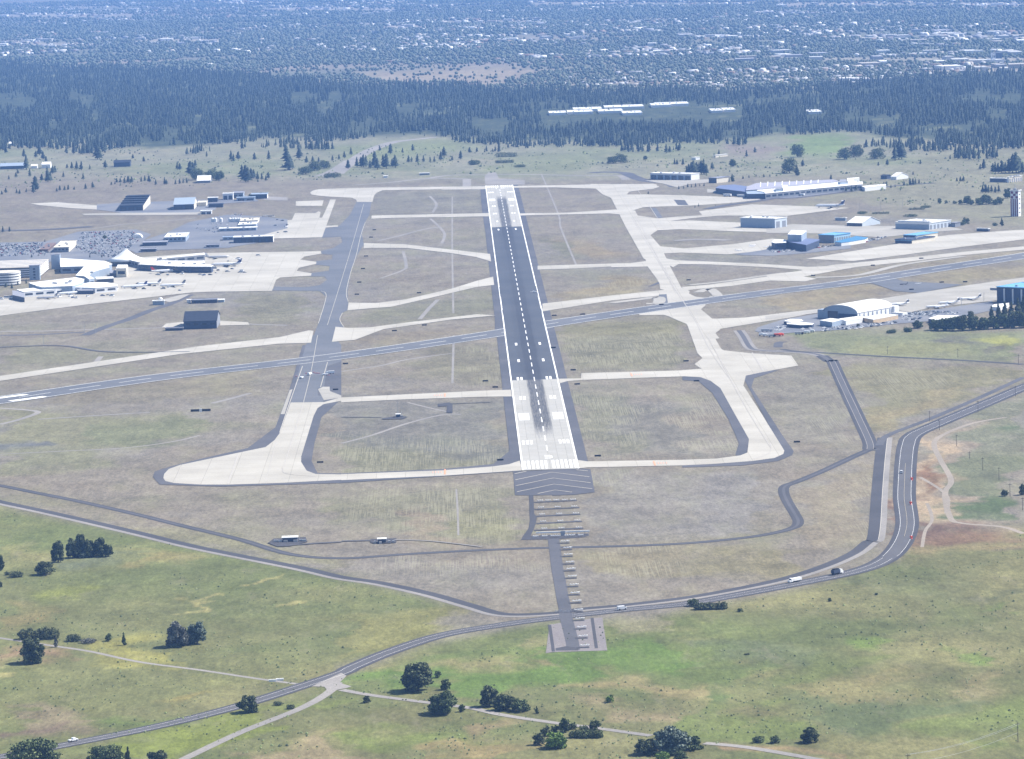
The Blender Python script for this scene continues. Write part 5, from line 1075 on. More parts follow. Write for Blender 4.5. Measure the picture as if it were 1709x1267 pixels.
vehicle('box_van', 'white van driving right of the approach lights on the road', 'van', (1038,1018.5), road_dir((1038,1018)), 6, 2.1, [('body', (-3,-1.05,.5,1.6,1.05,2.5), CARC[0]), ('cab', (1.6,-1.0,.5,2.9,1.0,1.7), CARC[0]), ('windscreen', (1.55,-.9,1.7,2.2,.9,2.3), GLASS)])
vehicle('pickup_truck', 'white pickup driving at the lower left end of the road', 'pickup', (122,1238), road_dir((122,1238)), 5.6, 2.0, [('body', (-2.8,-1,.5,2.8,1,1.15), CARC[0]), ('cab', (-.4,-.95,1.15,1.3,.95,1.95), CARC[0]), ('windscreen', (1.31,-.85,1.2,1.5,.85,1.85), GLASS)])
vehicle('estate_car', 'small dark-windowed white car on the straight part of the road at the right', 'car', (1504.5,790), road_dir((1504,790)), 5, 2.0, [('body', (-2.6,-1,.4,2.6,1,1.2), CARC[0]), ('cabin', (-2.3,-.9,1.2,1.2,.9,1.9), GLASS), ('roof', (-2.1,-.85,1.9,.8,.85,2.0), CARC[0])])
for (x, y), nm in [((1521.8,801.5),'uppermost'), ((1520,842),'middle'), ((1521,899.5),'lowest')]:
    o = MB().lathe([(.9,0),(.9,.15),(.62,.2),(.6,1.9),(.3,2.1)], 10).box(-1.1,-.08,1.0,1.1,.08,2.1).build('traffic_barrier', RED); o.location = (*W(x, y), 0); tag(o, 'red-orange road works marker at the right edge of the road, %s of three' % nm, 'traffic marker')
works = [('white_pickup', 'white pickup truck standing at the left line of the left taxiway works', (503.5,632), 70, 5.6, CARC[0], 1.6), ('white_van', 'white van between the left line and the centre line of the works', (517,626.5), 60, 5.6, CARC[0], 2.3), ('flat_trailer', 'white pickup truck at the right line of the left taxiway works', (543,627), 15, 5.2, CARC[0], 1.6), ('tanker', 'long white truck furthest right in the left taxiway works', (551,624.5), 185, 8, CARC[0], 2.6)]
for nm, lb, xy, hd, L_, m_, h_ in works: vehicle('works_truck', lb, 'truck', xy, hd, L_, 2.2, [('cab', (L_*.2,-1.1,.5,L_*.5,1.1,h_), m_), ('body', (-L_*.5,-1.1,.6,L_*.17,1.1,h_+.3), m_), ('windscreen', (L_*.5+.01,-.9,h_*.6,L_*.5+.12,.9,h_*.95), GLASS)])
PINK = mat('faded_pink_plastic', (.75,.42,.40), .6, .06, 1)
for i, (x, y) in enumerate([(494.5,629.5),(511,624.5),(523.5,622.5),(526.5,624),(529.5,624.3),(532.5,624.5),(548.5,627.5)]):
    o = MB().box(-1.3,-.3,0,1.3,.3,.5).box(-1.2,-.15,.5,1.2,.15,1.3).build('barricade', PINK); o.location = (*W(x, y), 0); tag(o, 'faded pink barricade across the left asphalt taxiway', 'barricade', 'barricades across the taxiway')
for i, (x, y, k) in enumerate([(470,1137.5,0),(458,1139,0)]):
    o = MB().box(-2.2,-.5,0,2.2,.5,1.3).build('concrete_block', WHITE); o.location = (*W(x-3, y-1.5), 0); tag(o, 'low white block beside the gravel track at the road junction, %s of two' % ('right' if i == 0 else 'left'), 'block')
for i, (f, x, y, sc, k) in enumerate([('R',1395,286,1,2),('R',1415,288,1,0),('R',1218,460,1,2),('R',1240,460,1,0),('R',1272,462,1,5),('R',1090,452,1.4,1),('R',855,490,1.2,3),('R',820,484,1.2,1),('R',640,476,1.4,0),('R',350,600,1.2,5),('R',440,628,1.4,5),('Q',870,838,1.2,3),('Q',910,842,1.2,0),('Q',940,780,1.5,0),('Q',1000,790,1.2,0),('Q',1360,742,1.6,0),('R',1000,440,1.3,5),('R',930,455,1.4,1),('R',590,470,1,2)]):
    o = link('ground_vehicle', (VM[0] if k == 0 else CM[k][0])); o.location = (*W(*fr(f, [(x, y)])[0]), .3); o.rotation_euler[2] = rnd.uniform(0, 6.28); o.scale = (sc, sc, sc); tag(o, 'small service vehicle on the terminal apron among the parked jets', 'service vehicle', 'service vehicles on the apron')
for i in range(46):
    f, x, y = rnd.choice([('R', rnd.uniform(380, 980), rnd.uniform(430, 490)), ('R', rnd.uniform(0, 620), rnd.uniform(560, 650)), ('Q', rnd.uniform(300, 1350), rnd.uniform(775, 850)), ('R', rnd.uniform(880, 1300), rnd.uniform(300, 470)), ('B', rnd.uniform(215, 320), rnd.uniform(500, 590))])
    k = rnd.choice([0,0,1,2,3,5]); o = link('ground_vehicle', (VM[0] if k == 0 else CM[k][0])); o.location = (*W(*fr(f, [(x, y)])[0]), .3); o.rotation_euler[2] = rnd.uniform(0, 6.28); s_ = rnd.uniform(.8, 1.3); o.scale = (s_, s_, s_)
    tag(o, '%s service vehicle on the %s' % (['white','silver','black','blue','red','grey'][k], 'upper left apron' if f == 'B' else 'terminal apron'), 'service vehicle', 'service vehicles on the aprons')
for i, (x, y) in enumerate([(80,842),(120,842),(160,840),(200,838),(240,836),(10,858)]):
    o = link('service_truck', VM[0]); o.location = (*W(*fr('Q', [(x, y)])[0]), .3); o.scale = (1.3,1.3,1.4); tag(o, 'white van at the lower left end of the concourse wing', 'van', 'white vans by the concourse')
for x, y, L_, m_, lb in [(1271,561,5,CARC[0],'white truck left of the red equipment'), (1278,562,5,CARC[0],'white truck directly beside the red equipment'), (1288,563,7,BLACK,'black low trailer in front of the red equipment'), (1298,561.5,7,RED,'red-orange machine on the gravel yard, left one'), (1304,561,5,RED,'red-orange machine on the gravel yard, right one'), (1334,559,9,BLACK,'long dark tank trailer with grey body'), (1347,557,6,CARC[0],'white tank truck at the end of the dark trailer'), (1356,555,4,CARC[0],'white box truck right of the tank truck'), (1280,554,12,STEEL,'long grey trailer behind the red equipment')]:
    vehicle('yard_truck', lb, 'truck', (x, y), -12, L_, 2.4, [('cab', (L_*.25,-1.1,.6,L_*.5,1.1,2.5), m_), ('body', (-L_*.5,-1.2,.8,L_*.22,1.2,2.9), m_ if m_ is not BLACK else STEEL)])
for i in range(6):
    x, y = wpts('Q', [(300+i*110, 815-i*14)])[0]; r = empty('jet_bridge', (x, y), math.radians(-60+i*7)); tag(r, 'grey boarding bridge reaching out from the near concourse wing', 'jet bridge', 'boarding bridges of the near wing')
    MB().box(-10,-1.2,3,8,1.2,5.6).build('tunnel', BLUEW, r); MB().box(8,-1.8,2.8,11.5,1.8,6).build('cab', STEEL, r); MB().box(6,-.5,0,7,.5,3).build('support', STEEL, r)
for i in range(9):
    x, y = wpts('R', [(400+i*62, 405+i*5)])[0]; r = empty('jet_bridge', (x, y), math.radians(-70+i*9)); tag(r, 'boarding bridge hanging off the middle concourse', 'jet bridge', 'boarding bridges of the middle concourse')
    MB().box(-10,-1.2,3,8,1.2,5.6).build('tunnel', WH if i % 2 else BLUEW, r); MB().box(8,-1.8,2.8,11.5,1.8,6).build('cab', STEEL, r); MB().box(6,-.5,0,7,.5,3).build('support', STEEL, r)

# ------------------------------------------------------------------ utility poles
def pole(lb, f, xy, hpx, grp=None, arms=True, wires=None):
    p = fr(f, [xy])[0]; h = hpx*dist(*p)/F_PX; r = empty('utility_pole', W(*p)); tag(r, lb, 'utility pole', grp)
    MB().tube((0,0,0),(0,0,h),.22,.14,7).build('pole', WOOD, r)
    if arms: MB().box(-1.3,-.1,h-1.1,1.3,.1,h-.85).build('crossarm', WOOD, r)
    return r, h
gp = 'poles along the right-hand road'
for x, y, h, lb in [(1238,490,18,'first pole from the road bend, on the far side'),(1287,535,18,'pole at the outer edge of the road bend'),(1480,445,20,'pole beside the road near the tan track'),(1667,365,18,'pole at the far right end of the road'),(1373,615,20,'pole in the bare ground right of the road bend'),(1438,675,12,'short pole right of the curving dirt track'),(1504,735,22,'tall pole in the green field right of the dirt track'),(1585,785,22,'pole to the right of the tall one in the green field'),(1640,865,22,'pole beside the two round bushes at the right'),(1703,935,22,'pole nearest the right picture edge above the brown soil'),(1027,155,14,'pole on the yellow-green ground left of the gravel heap'),(1379,172,16,'pole beside the heap of grey rubble'),(1683,202,16,'pole at the right end of the thin dark road')]:
    pole('wooden utility '+lb, 'G', (x, y), h, gp)
r, h = pole('tall wooden utility pole with long wires at the lower right corner', 'J', (1680,1166), 34)
p0 = Vector((*W(*fr('J', [(1680,1166)])[0]), h-.9)); q = W(*fr('J', [(1130,1300)])[0]); 
for k, (dx, dz) in enumerate(((-1.1,0),(1.1,0),(0,-4.5))):
    mb = MB(); pts = []
    for i in range(13):
        t_ = i/12; pts.append((dx+(q[0]-p0.x)*t_, (q[1]-p0.y)*t_, (p0.z+dz)+( (7.5+dz)-(p0.z+dz))*t_-4*2.2*t_*(1-t_)))
    for i in range(12): mb.tube(pts[i], pts[i+1], .07, n=4)
    mb.build('wire', STEEL, r)
pole('pole carrying the wires just beyond the lower right corner', 'J', (1130,1300), 26)
for f, x, y, h, lb in [('E',424,48,18,'thin mast in the field below the terminal apron'),('E',219,105,16,'short mast by the left perimeter track'),('E',478,50,14,'short mast right of the thin field mast'),('T',190,460,12,'lamp mast left of the far sheds'),('T',388,440,12,'lamp mast beside the dark bushes of the far field'),('T',590,410,12,'lamp mast in the middle of the far field'),('T',905,310,12,'lamp mast right in the far field'),('T',1190,290,12,'lamp mast left of the far pine clump'),('U',1168,418,13,'mast between the parked white jets'),('U',1362,378,14,'mast left of the blue-roofed hangar'),('F',282,455,20,'thin glide path mast beside the tiny hut')]:
    p = fr(f, [(x, y)])[0]; hh = h*dist(*p)/F_PX; o = MB().tube((0,0,0),(0,0,hh),.25,.15,6).box(-.8,-.2,hh-.3,.8,.2,hh).build('mast', STEEL); o.location = (*W(*p), 0); tag(o, 'slender grey '+lb, 'mast')

# ------------------------------------------------------------------ trees and shrubs
def leafmat(name, c, v=.35): return mat(name, tuple(x*(1-v) for x in c), .75, 1, .35, 3, tuple(min(1, x*(1+v)) for x in c), spec=.2)
LF = dict(dark=[leafmat('dark_foliage_a', (.050,.068,.036)), leafmat('dark_foliage_b', (.135,.155,.078))], green=[leafmat('green_foliage_a', (.058,.082,.036)), leafmat('green_foliage_b', (.14,.175,.075))],
  lime=[leafmat('lime_foliage_a', (.09,.15,.03)), leafmat('lime_foliage_b', (.17,.25,.055))], silver=[leafmat('silver_foliage_a', (.08,.11,.085)), leafmat('silver_foliage_b', (.20,.24,.20))], grey=[leafmat('grey_foliage_a', (.085,.092,.08)), leafmat('grey_foliage_b', (.19,.195,.175))],
  pine=[leafmat('pine_needles_a', (.018,.034,.024)), leafmat('pine_needles_b', (.032,.052,.034))])
BARK = mat('bark', (.09,.07,.055), .9, .2, 1)
def leaves(clumps, n, size, seed, flat=.5, core=True):
    """leaf cluster cards through the volume of each clump (cx,cy,cz,rx,ry,rz)"""
    R = np.random.RandomState(seed); V = []; MI = []
    vol = np.array([(c[3]*c[4]*c[5])**.7 for c in clumps]); cnt = np.maximum(8, (n*vol/vol.sum()).astype(int))
    for ci, (c, k) in enumerate(zip(clumps, cnt)):
        d = R.normal(size=(k,3)); d /= np.linalg.norm(d, axis=1)[:,None]; r = R.uniform(.35, 1, k)**.45
        r = r*(1+.22*np.sin(d[:,0]*5+ci)*np.cos(d[:,2]*6+ci*2)+R.normal(size=k)*.07)
        p = np.array(c[:3])+d*r[:,None]*np.array(c[3:6])
        p[:,2] = np.maximum(p[:,2], .15)
        a = R.normal(size=(k,3))+d*.9; a /= np.linalg.norm(a, axis=1)[:,None]
        t1 = np.cross(a, R.normal(size=(k,3))); t1 /= np.linalg.norm(t1, axis=1)[:,None]; t2 = np.cross(a, t1)
        s1 = size*R.uniform(.5, 1.35, k)[:,None]; s2 = s1*R.uniform(.45, .9, k)[:,None]
        V.append(np.stack([p-t1*s1, p-t2*s2, p+t1*s1, p+t2*s2], 1)); MI.append((R.rand(k) < (.25+.5*((ci*7)%5)/5)).astype(int))
    V = np.concatenate(V); MI = np.concatenate(MI)
    return V.reshape(-1,3), np.arange(len(V)*4).reshape(-1,4), MI
def crown_clumps(w, h, kind, R):
    """kinds: round, oak, tall, hedge, shrub, poplar"""
    cl = []; r = w/2
    if kind == 'hedge':
        n = max(3, int(w/h*2))
        for i in range(n): cl.append((-r+w*(i+.5)/n, R.uniform(-.15,.15)*h, h*.42*R.uniform(.8,1.05), w/n*.9, h*.6, h*.5*R.uniform(.8,1.15)))
    elif kind == 'shrub':
        for i in range(6): a = i*1.05+R.uniform(0,.6); q = R.uniform(.2,.6); cl.append((math.cos(a)*r*q, math.sin(a)*r*q, h*R.uniform(.3,.5), r*R.uniform(.4,.6), r*R.uniform(.4,.6), h*R.uniform(.35,.5)))
    elif kind in ('tall', 'poplar'):
        for i in range(9):
            t_ = i/8; q = r*(.75-.5*abs(t_-.35)-.35*t_); a = R.uniform(0,6.28); cl.append((math.cos(a)*r*.3*(1-t_), math.sin(a)*r*.3*(1-t_), h*(.14+.78*t_), max(q, r*.2), max(q, r*.2), h*.13))
    else:
        n = 13 if kind == 'oak' else 10
        for i in range(n):
            a = i*2.4+R.uniform(-.3,.3); t_ = (i+.5)/n; q = r*.66*math.sqrt(max(.12, 1-(t_*1.45-.5)**2))
            cl.append((math.cos(a)*q, math.sin(a)*q, h*(.13+.72*t_)+R.uniform(-.05,.05)*h, r*R.uniform(.26,.5), r*R.uniform(.26,.5), h*R.uniform(.11,.2)))
        cl.append((0,0,h*.44,r*.62,r*.62,h*.36))
    return cl
TREE_SEED = [100]
def tree(lb, px, py, wpx, hpx, kind='round', col='green', name=None, cat='tree', group=None, dens=1.):
    TREE_SEED[0] += 1; R = random.Random(TREE_SEED[0]); D = dist(px, py); w = wpx*D/F_PX; h = hpx*D/F_PX
    if kind in ('hedge','shrub'): name = name or ('hedge' if kind == 'hedge' else 'shrub'); cat = name if cat == 'tree' else cat
    name = name or 'broadleaf_tree'
    r = empty(name, W(px, py), R.uniform(-.2,.2) if kind == 'hedge' else R.uniform(0, 6.28)); tag(r, lb, cat, group)
    cl = crown_clumps(w, h, kind, R); n = int(min(5200, max(200, 26*w*h))*dens)
    V, Fc, MI = leaves(cl, n, .30+.022*h, TREE_SEED[0])
    np_mesh('foliage' if kind in ('hedge','shrub') else 'crown', V, Fc, LF[col], MI, r)
    if kind not in ('hedge',):
        mb = MB(); tr_ = .03*h+.05; th_ = h*(.3 if kind not in ('tall',) else .5)
        mb.tube((0,0,0),(R.uniform(-.2,.2),R.uniform(-.2,.2),th_), tr_, tr_*.7, 7)
        for c in cl[:7]: mb.tube((0,0,th_*.7),(c[0]*.8,c[1]*.8,c[2]), tr_*.45, tr_*.12, 5)
        mb.build('stems' if kind == 'shrub' else 'trunk', BARK, r)
    return r
T = tree
for x, y, w, h, lb in [(97,938,17,36,'dark ragged cypress at the left end of the row in the meadow'),(122,931,19,32,'dark broad conifer second in the meadow row'),(136,930,16,40,'tallest dark conifer of the meadow row'),(149,930,15,30,'dark conifer in the middle of the meadow row'),(157,928,12,22,'shorter dark conifer right of the middle of the meadow row'),(168,929,18,33,'broad dark conifer near the right end of the meadow row'),(181,929,14,20,'small dark conifer closing the right end of the meadow row')]:
    T(lb, x, y, w*1.25, h, 'oak', 'dark', 'cypress', dens=1.5)
T('low grey-green shrub in front of the dark meadow row', 139, 931, 18, 11, 'shrub', 'silver'); T('squat dark tree left of the meadow row', 74, 959, 34, 23, 'round', 'dark')
T('low dark bush left of the squat dark tree', 27, 963, 28, 11, 'shrub', 'dark'); T('dark bush cut by the left edge beside the meadow row', 1, 952, 14, 26, 'round', 'dark'); T('small bush at the very left edge', 12, 960, 10, 7, 'shrub', 'dark'); T('dark bush just inside the left edge', 0, 980, 8, 12, 'shrub', 'dark')
T('wide flat dark thicket above the round tree near the left edge', 65, 1066, 62, 20, 'hedge', 'dark'); T('dense round dark tree with shadow on bare soil near the left edge', 55, 1106, 42, 43, 'oak', 'dark', dens=1.4)
T('dark shrub right of the wide flat thicket', 123, 1070, 30, 13, 'shrub', 'dark'); T('greyish low shrub on the gravel track', 148, 1073, 34, 9, 'shrub', 'grey'); T('small round bush left of the thin tree', 181, 1070, 13, 13, 'round', 'green'); T('thin upright young tree in the left meadow', 207, 1077, 9, 22, 'tall', 'green')
T('bare grey dead tree on the bare mound', 94, 1080, 10, 20, 'tall', 'grey', 'dead_tree', dens=.35); T('grey-green feathery tree, left of the pair in the meadow', 297, 1079, 38, 42, 'oak', 'grey', dens=1.2); T('green and silver tree, right of the pair in the meadow', 329, 1074, 34, 38, 'round', 'silver', dens=1.2); T('low dark skirt of bushes at the foot of the meadow pair', 292, 1080, 28, 9, 'shrub', 'dark')
T('wind-shaped dark tree beside the road left of the junction', 413, 1189, 34, 30, 'round', 'dark', dens=1.3); T('left of two low bushes between the two roads', 464, 1177, 17, 8, 'shrub', 'dark'); T('right of two low bushes between the two roads', 485, 1183, 17, 9, 'shrub', 'dark')
T('large round tree at the lower left corner', 60, 1280, 92, 50, 'oak', 'green', dens=1.3); T('wide leafy tree at the bottom edge right of the corner tree', 178, 1280, 68, 38, 'oak', 'green', dens=1.3); T('narrow dark tree at the bottom edge beside the wide one', 214, 1273, 14, 27, 'tall', 'dark'); T('dark tree at the bottom edge above the side road', 263, 1276, 38, 26, 'round', 'dark', dens=1.3)
T('biggest dark tree in the meadow right of the road junction', 697, 1153, 56, 50, 'oak', 'dark', dens=1.4); T('small round bush right of the biggest dark tree', 731, 1131, 12, 13, 'round', 'green'); T('small tree behind the tree on the gravel road', 744, 1151, 18, 20, 'round', 'green')
T('round olive tree beside the gravel road', 740, 1191, 50, 40, 'round', 'green', dens=1.3); T('small bush at the right foot of the olive tree', 771, 1188, 12, 14, 'round', 'green'); T('small dark bush alone below the road junction', 612, 1173, 14, 14, 'round', 'dark')
T('tall dark tree, leftmost of the trio on the gravel road', 817, 1179, 31, 37, 'oak', 'dark', dens=1.4); T('broad bushy tree in the middle of the trio', 843, 1185, 38, 28, 'round', 'dark', dens=1.2); T('low round tree, rightmost of the trio', 868, 1187, 34, 22, 'round', 'green', dens=1.2); T('thin sapling right of the trio', 896, 1191, 9, 12, 'tall', 'green')
T('dark tree left of the lime-green tree', 900, 1243, 22, 22, 'round', 'dark'); T('small dark tree behind the lime-green tree', 911, 1229, 17, 18, 'round', 'dark'); T('bright lime-green round tree near the bottom', 928, 1248, 43, 27, 'oak', 'lime', dens=1.4)
T('low green bush behind the lime-green tree', 926, 1222, 15, 13, 'round', 'green'); T('upright green tree at the back of the tree ring', 942, 1222, 22, 24, 'round', 'green'); T('small bush at the back of the tree ring', 957, 1217, 14, 12, 'round', 'green'); T('low bush at the top right of the tree ring', 975, 1218, 18, 8, 'shrub', 'green')
T('tree at the right end of the tree ring', 993, 1218, 21, 18, 'round', 'green'); T('clipped-looking hedge along the right side of the tree ring', 978, 1231, 54, 15, 'hedge', 'green', dens=1.5)
T('dark spreading tree left of the silver willow', 1077, 1259, 40, 27, 'oak', 'dark', dens=1.3); T('silver-grey willow at the bottom centre', 1122, 1256, 66, 44, 'oak', 'silver', dens=1.5); T('green tree at the right side of the silver willow', 1152, 1250, 44, 24, 'round', 'green', dens=1.2); T('yellow-green bush at the bottom edge under the willow', 1107, 1268, 30, 14, 'shrub', 'lime'); T('dark bush at the bottom edge right of the yellow-green one', 1136, 1270, 26, 20, 'round', 'green')
T('left shrub of the pair above the lower right track', 1266, 1239, 24, 12, 'shrub', 'green'); T('right shrub of the pair above the lower right track', 1293, 1240, 20, 14, 'round', 'green'); T('dense round dark tree alone in the lower right meadow', 1352, 1239, 31, 26, 'oak', 'dark', dens=1.4)
T('green bush at the left end of the roadside thicket', 1157, 1012, 20, 14, 'round', 'green'); T('low dark thicket beside the road right of the approach', 1186, 1017, 52, 14, 'hedge', 'dark', dens=1.4); T('small grey-green bush right of the roadside thicket', 1235, 1021, 13, 7, 'shrub', 'green'); T('tiny dark bush in the open meadow below the trucks', 1385, 1004, 6, 6, 'round', 'dark'); T('tiny olive bush right of the tiny dark one', 1463, 993, 6, 4, 'shrub', 'green')
T('small bright bush with a dark shadow in the centre meadow', 1018, 1172, 17, 12, 'round', 'lime'); T('small shadowy shrub in the right centre meadow', 1247, 1093, 10, 3, 'shrub', 'dark')
T('round bush beside the pole in the right green field', 1677, 828, 14, 11, 'round', 'dark'); T('taller dark tree at the right edge beside the round bush', 1707, 826, 13, 19, 'round', 'dark')
# tree belt at the right, below the blue-roofed hangar
for i, (x, y, w, h, k, c) in enumerate([(1532,548,20,14,'round','green'),(1488,556,20,7,'shrub','green'),(1515,554,18,9,'shrub','green'),(1560,551,22,18,'oak','green'),(1575,552,22,22,'oak','green'),(1590,552,24,24,'oak','green'),(1606,552,24,26,'oak','dark'),(1623,551,24,24,'oak','green'),(1641,550,22,22,'oak','green'),(1658,549,24,24,'oak','green'),(1675,548,24,26,'oak','green'),(1693,547,26,28,'oak','dark'),(1709,547,24,26,'oak','green'),(1655,532,12,20,'tall','dark'),(1666,531,13,24,'tall','dark'),(1677,530,14,26,'tall','dark'),(1688,529,13,24,'tall','dark'),(1699,528,14,30,'tall','dark'),(1708,527,14,32,'tall','dark'),(1620,531,12,12,'round','dark'),(1432,546,7,6,'round','dark')]):
    T('%s %s in the tree belt by the right edge, %s counted from the left' % ('bushy green' if c == 'green' else 'dark', 'conifer-like tree' if k == 'tall' else 'tree', ORD[i]), x, y, w, h, k, c, 'belt_tree' if k != 'shrub' else None, group='tree belt by the right edge')
# pasture broadleaves beyond the field
for x, y, w, h, k, lb in [(1331,262,25,22,'oak','round tree by the forest edge above the factory'),(1318,289,30,26,'oak','big dark crown above the middle of the factory'),(1330,293,12,16,'tall','dark stem of trees at the right of the big crown above the factory'),(1409,266,26,20,'oak','left tree of the grove near the forest at the right'),(1430,262,26,22,'oak','middle tree of the grove near the forest at the right'),(1464,265,28,19,'oak','right tree of the grove near the forest at the right'),(1568,340,8,10,'round','small round tree right of the far field mast'),(1579,340,6,6,'round','little bush right of the small round tree'),(1594,340,9,5,'shrub','low bush left of the far round trees'),(1603,341,8,8,'round','round tree first in the far row left of the tower'),(1614,341,14,15,'round','taller round tree in the far row left of the tower'),(1622,342,10,9,'round','small tree right of the taller round one'),(1634,342,16,12,'round','tree left in the broad clump beside the tower'),(1646,341,22,17,'oak','broadest crown in the clump beside the tower'),(1661,342,12,10,'round','low tree right of the broadest crown'),(1668,341,14,13,'round','last tree of the clump beside the tower'),(1682,331,16,17,'round','round tree just left of the tower top'),
    (1022,273,20,13,'round','left half of the round grove beyond the runway end'),(1036,272,24,16,'oak','right half of the round grove beyond the runway end'),(1077,267,8,8,'round','small tree right of the round grove'),(845,262,34,9,'hedge','low dark thicket beyond the runway end'),(842,272,30,6,'hedge','second thin thicket beyond the runway end'),(868,279,26,5,'shrub','low bush patch right of the runway end'),(790,275,24,9,'shrub','bush patch left of the runway end'),(1545,347,20,5,'shrub','low dark scrub in the far right field'),(1530,350,26,4,'hedge','long dark scrub strip in the far right field'),(1470,357,28,4,'hedge','dark scrub strip above the two-tier hangar'),(1440,357,22,5,'shrub','scrub patch above the low gabled hangar'),(1520,362,26,5,'shrub','scrub right behind the two-tier hangar'),(1612,374,14,11,'round','dark tree right of the two-tier hangar'),(1605,376,16,7,'shrub','bushes right of the two-tier hangar'),(1672,377,8,13,'tall','slim dark tree below the control tower'),(1660,377,12,6,'shrub','bush left of the slim dark tree'),(1223,278,12,13,'round','dark round tree above the storage building'),(1222,303,9,12,'tall','slim dark tree at the storage building'),
    (420,331,14,8,'round','left dark tree behind the cargo row'),(437,330,13,8,'round','right dark tree behind the cargo row'),(330,300,26,20,'oak','left crown of the grove above the flat shelter'),(352,300,26,18,'oak','middle crown of the grove above the flat shelter'),(367,301,18,17,'round','right crown of the grove above the flat shelter'),(555,296,26,9,'hedge','dark thicket left of the far taxiway pines'),(510,291,26,14,'oak','left tree of the big grove by the side road'),(525,285,24,17,'oak','middle tree of the big grove by the side road'),(541,281,22,14,'oak','right tree of the big grove by the side road'),(175,400-2,8,6,'round','bush at the far side of the car park')]:
    T(lb, x, y, w, h, k, 'dark' if k == 'tall' else 'green', 'field_tree' if k not in ('hedge','shrub') else None, dens=.6)

# ------------------------------------------------------------------ conifers
def conifer_arrays(h, w, seed, tiers=7, n=8, trunk=True):
    R = random.Random(seed); V = []; Fq = []
    for k in range(tiers):
        t0 = .12+.86*k/tiers; t1 = t0+.86/tiers*1.9; r0 = w/2*((1-(k/tiers))**.8*R.uniform(.75,1.15)+.06)
        ring = []; off = len(V); ox, oy = R.uniform(-.1,.1)*w*.4, R.uniform(-.1,.1)*w*.4
        for i in range(n):
            a = 2*math.pi*i/n+k*.7; rr = r0*(R.uniform(.85,1.2) if i % 2 else R.uniform(.45,.75)); V.append((ox+rr*math.cos(a), oy+rr*math.sin(a), h*(t0+R.uniform(-.03,.03))))
        V.append((ox*.5, oy*.5, h*min(1., t1))); top = len(V)-1
        for i in range(n): Fq.append((off+i, off+(i+1)%n, top))
    return np.array(V), np.array(Fq)
PM = [leafmat('forest_pine_%d' % i, c, .3) for i, c in enumerate([(.014,.027,.021),(.022,.037,.027),(.036,.052,.033)])]
CON = []
for i in range(6):
    V, Fc = conifer_arrays(1, [.30,.38,.26,.42,.34,.40][i], 900+i, 8, 9)
    CON.append((V, Fc))
PROTO = []
for i, (V, Fc) in enumerate(CON):
    o = np_mesh('crown', V, Fc, PM[i % 3]); me = o.data; bpy.data.objects.remove(o)
    b_ = MB().tube((0,0,0),(0,0,.5),.016,.008,6); t_ = b_.build('trunk', BARK); tm = t_.data; bpy.data.objects.remove(t_); PROTO.append((me, tm))
def pine(lb, px, py, hpx, grp, k=None, wf=1.):
    k = rnd.randrange(6) if k is None else k; h = hpx*dist(px, py)/F_PX
    r = empty('pine_tree', W(px, py), rnd.uniform(0, 6.28)); r.scale = (h*wf, h*wf, h); tag(r, lb, 'pine tree', grp)
    link('crown', PROTO[k][0], r); link('trunk', PROTO[k][1], r); return r
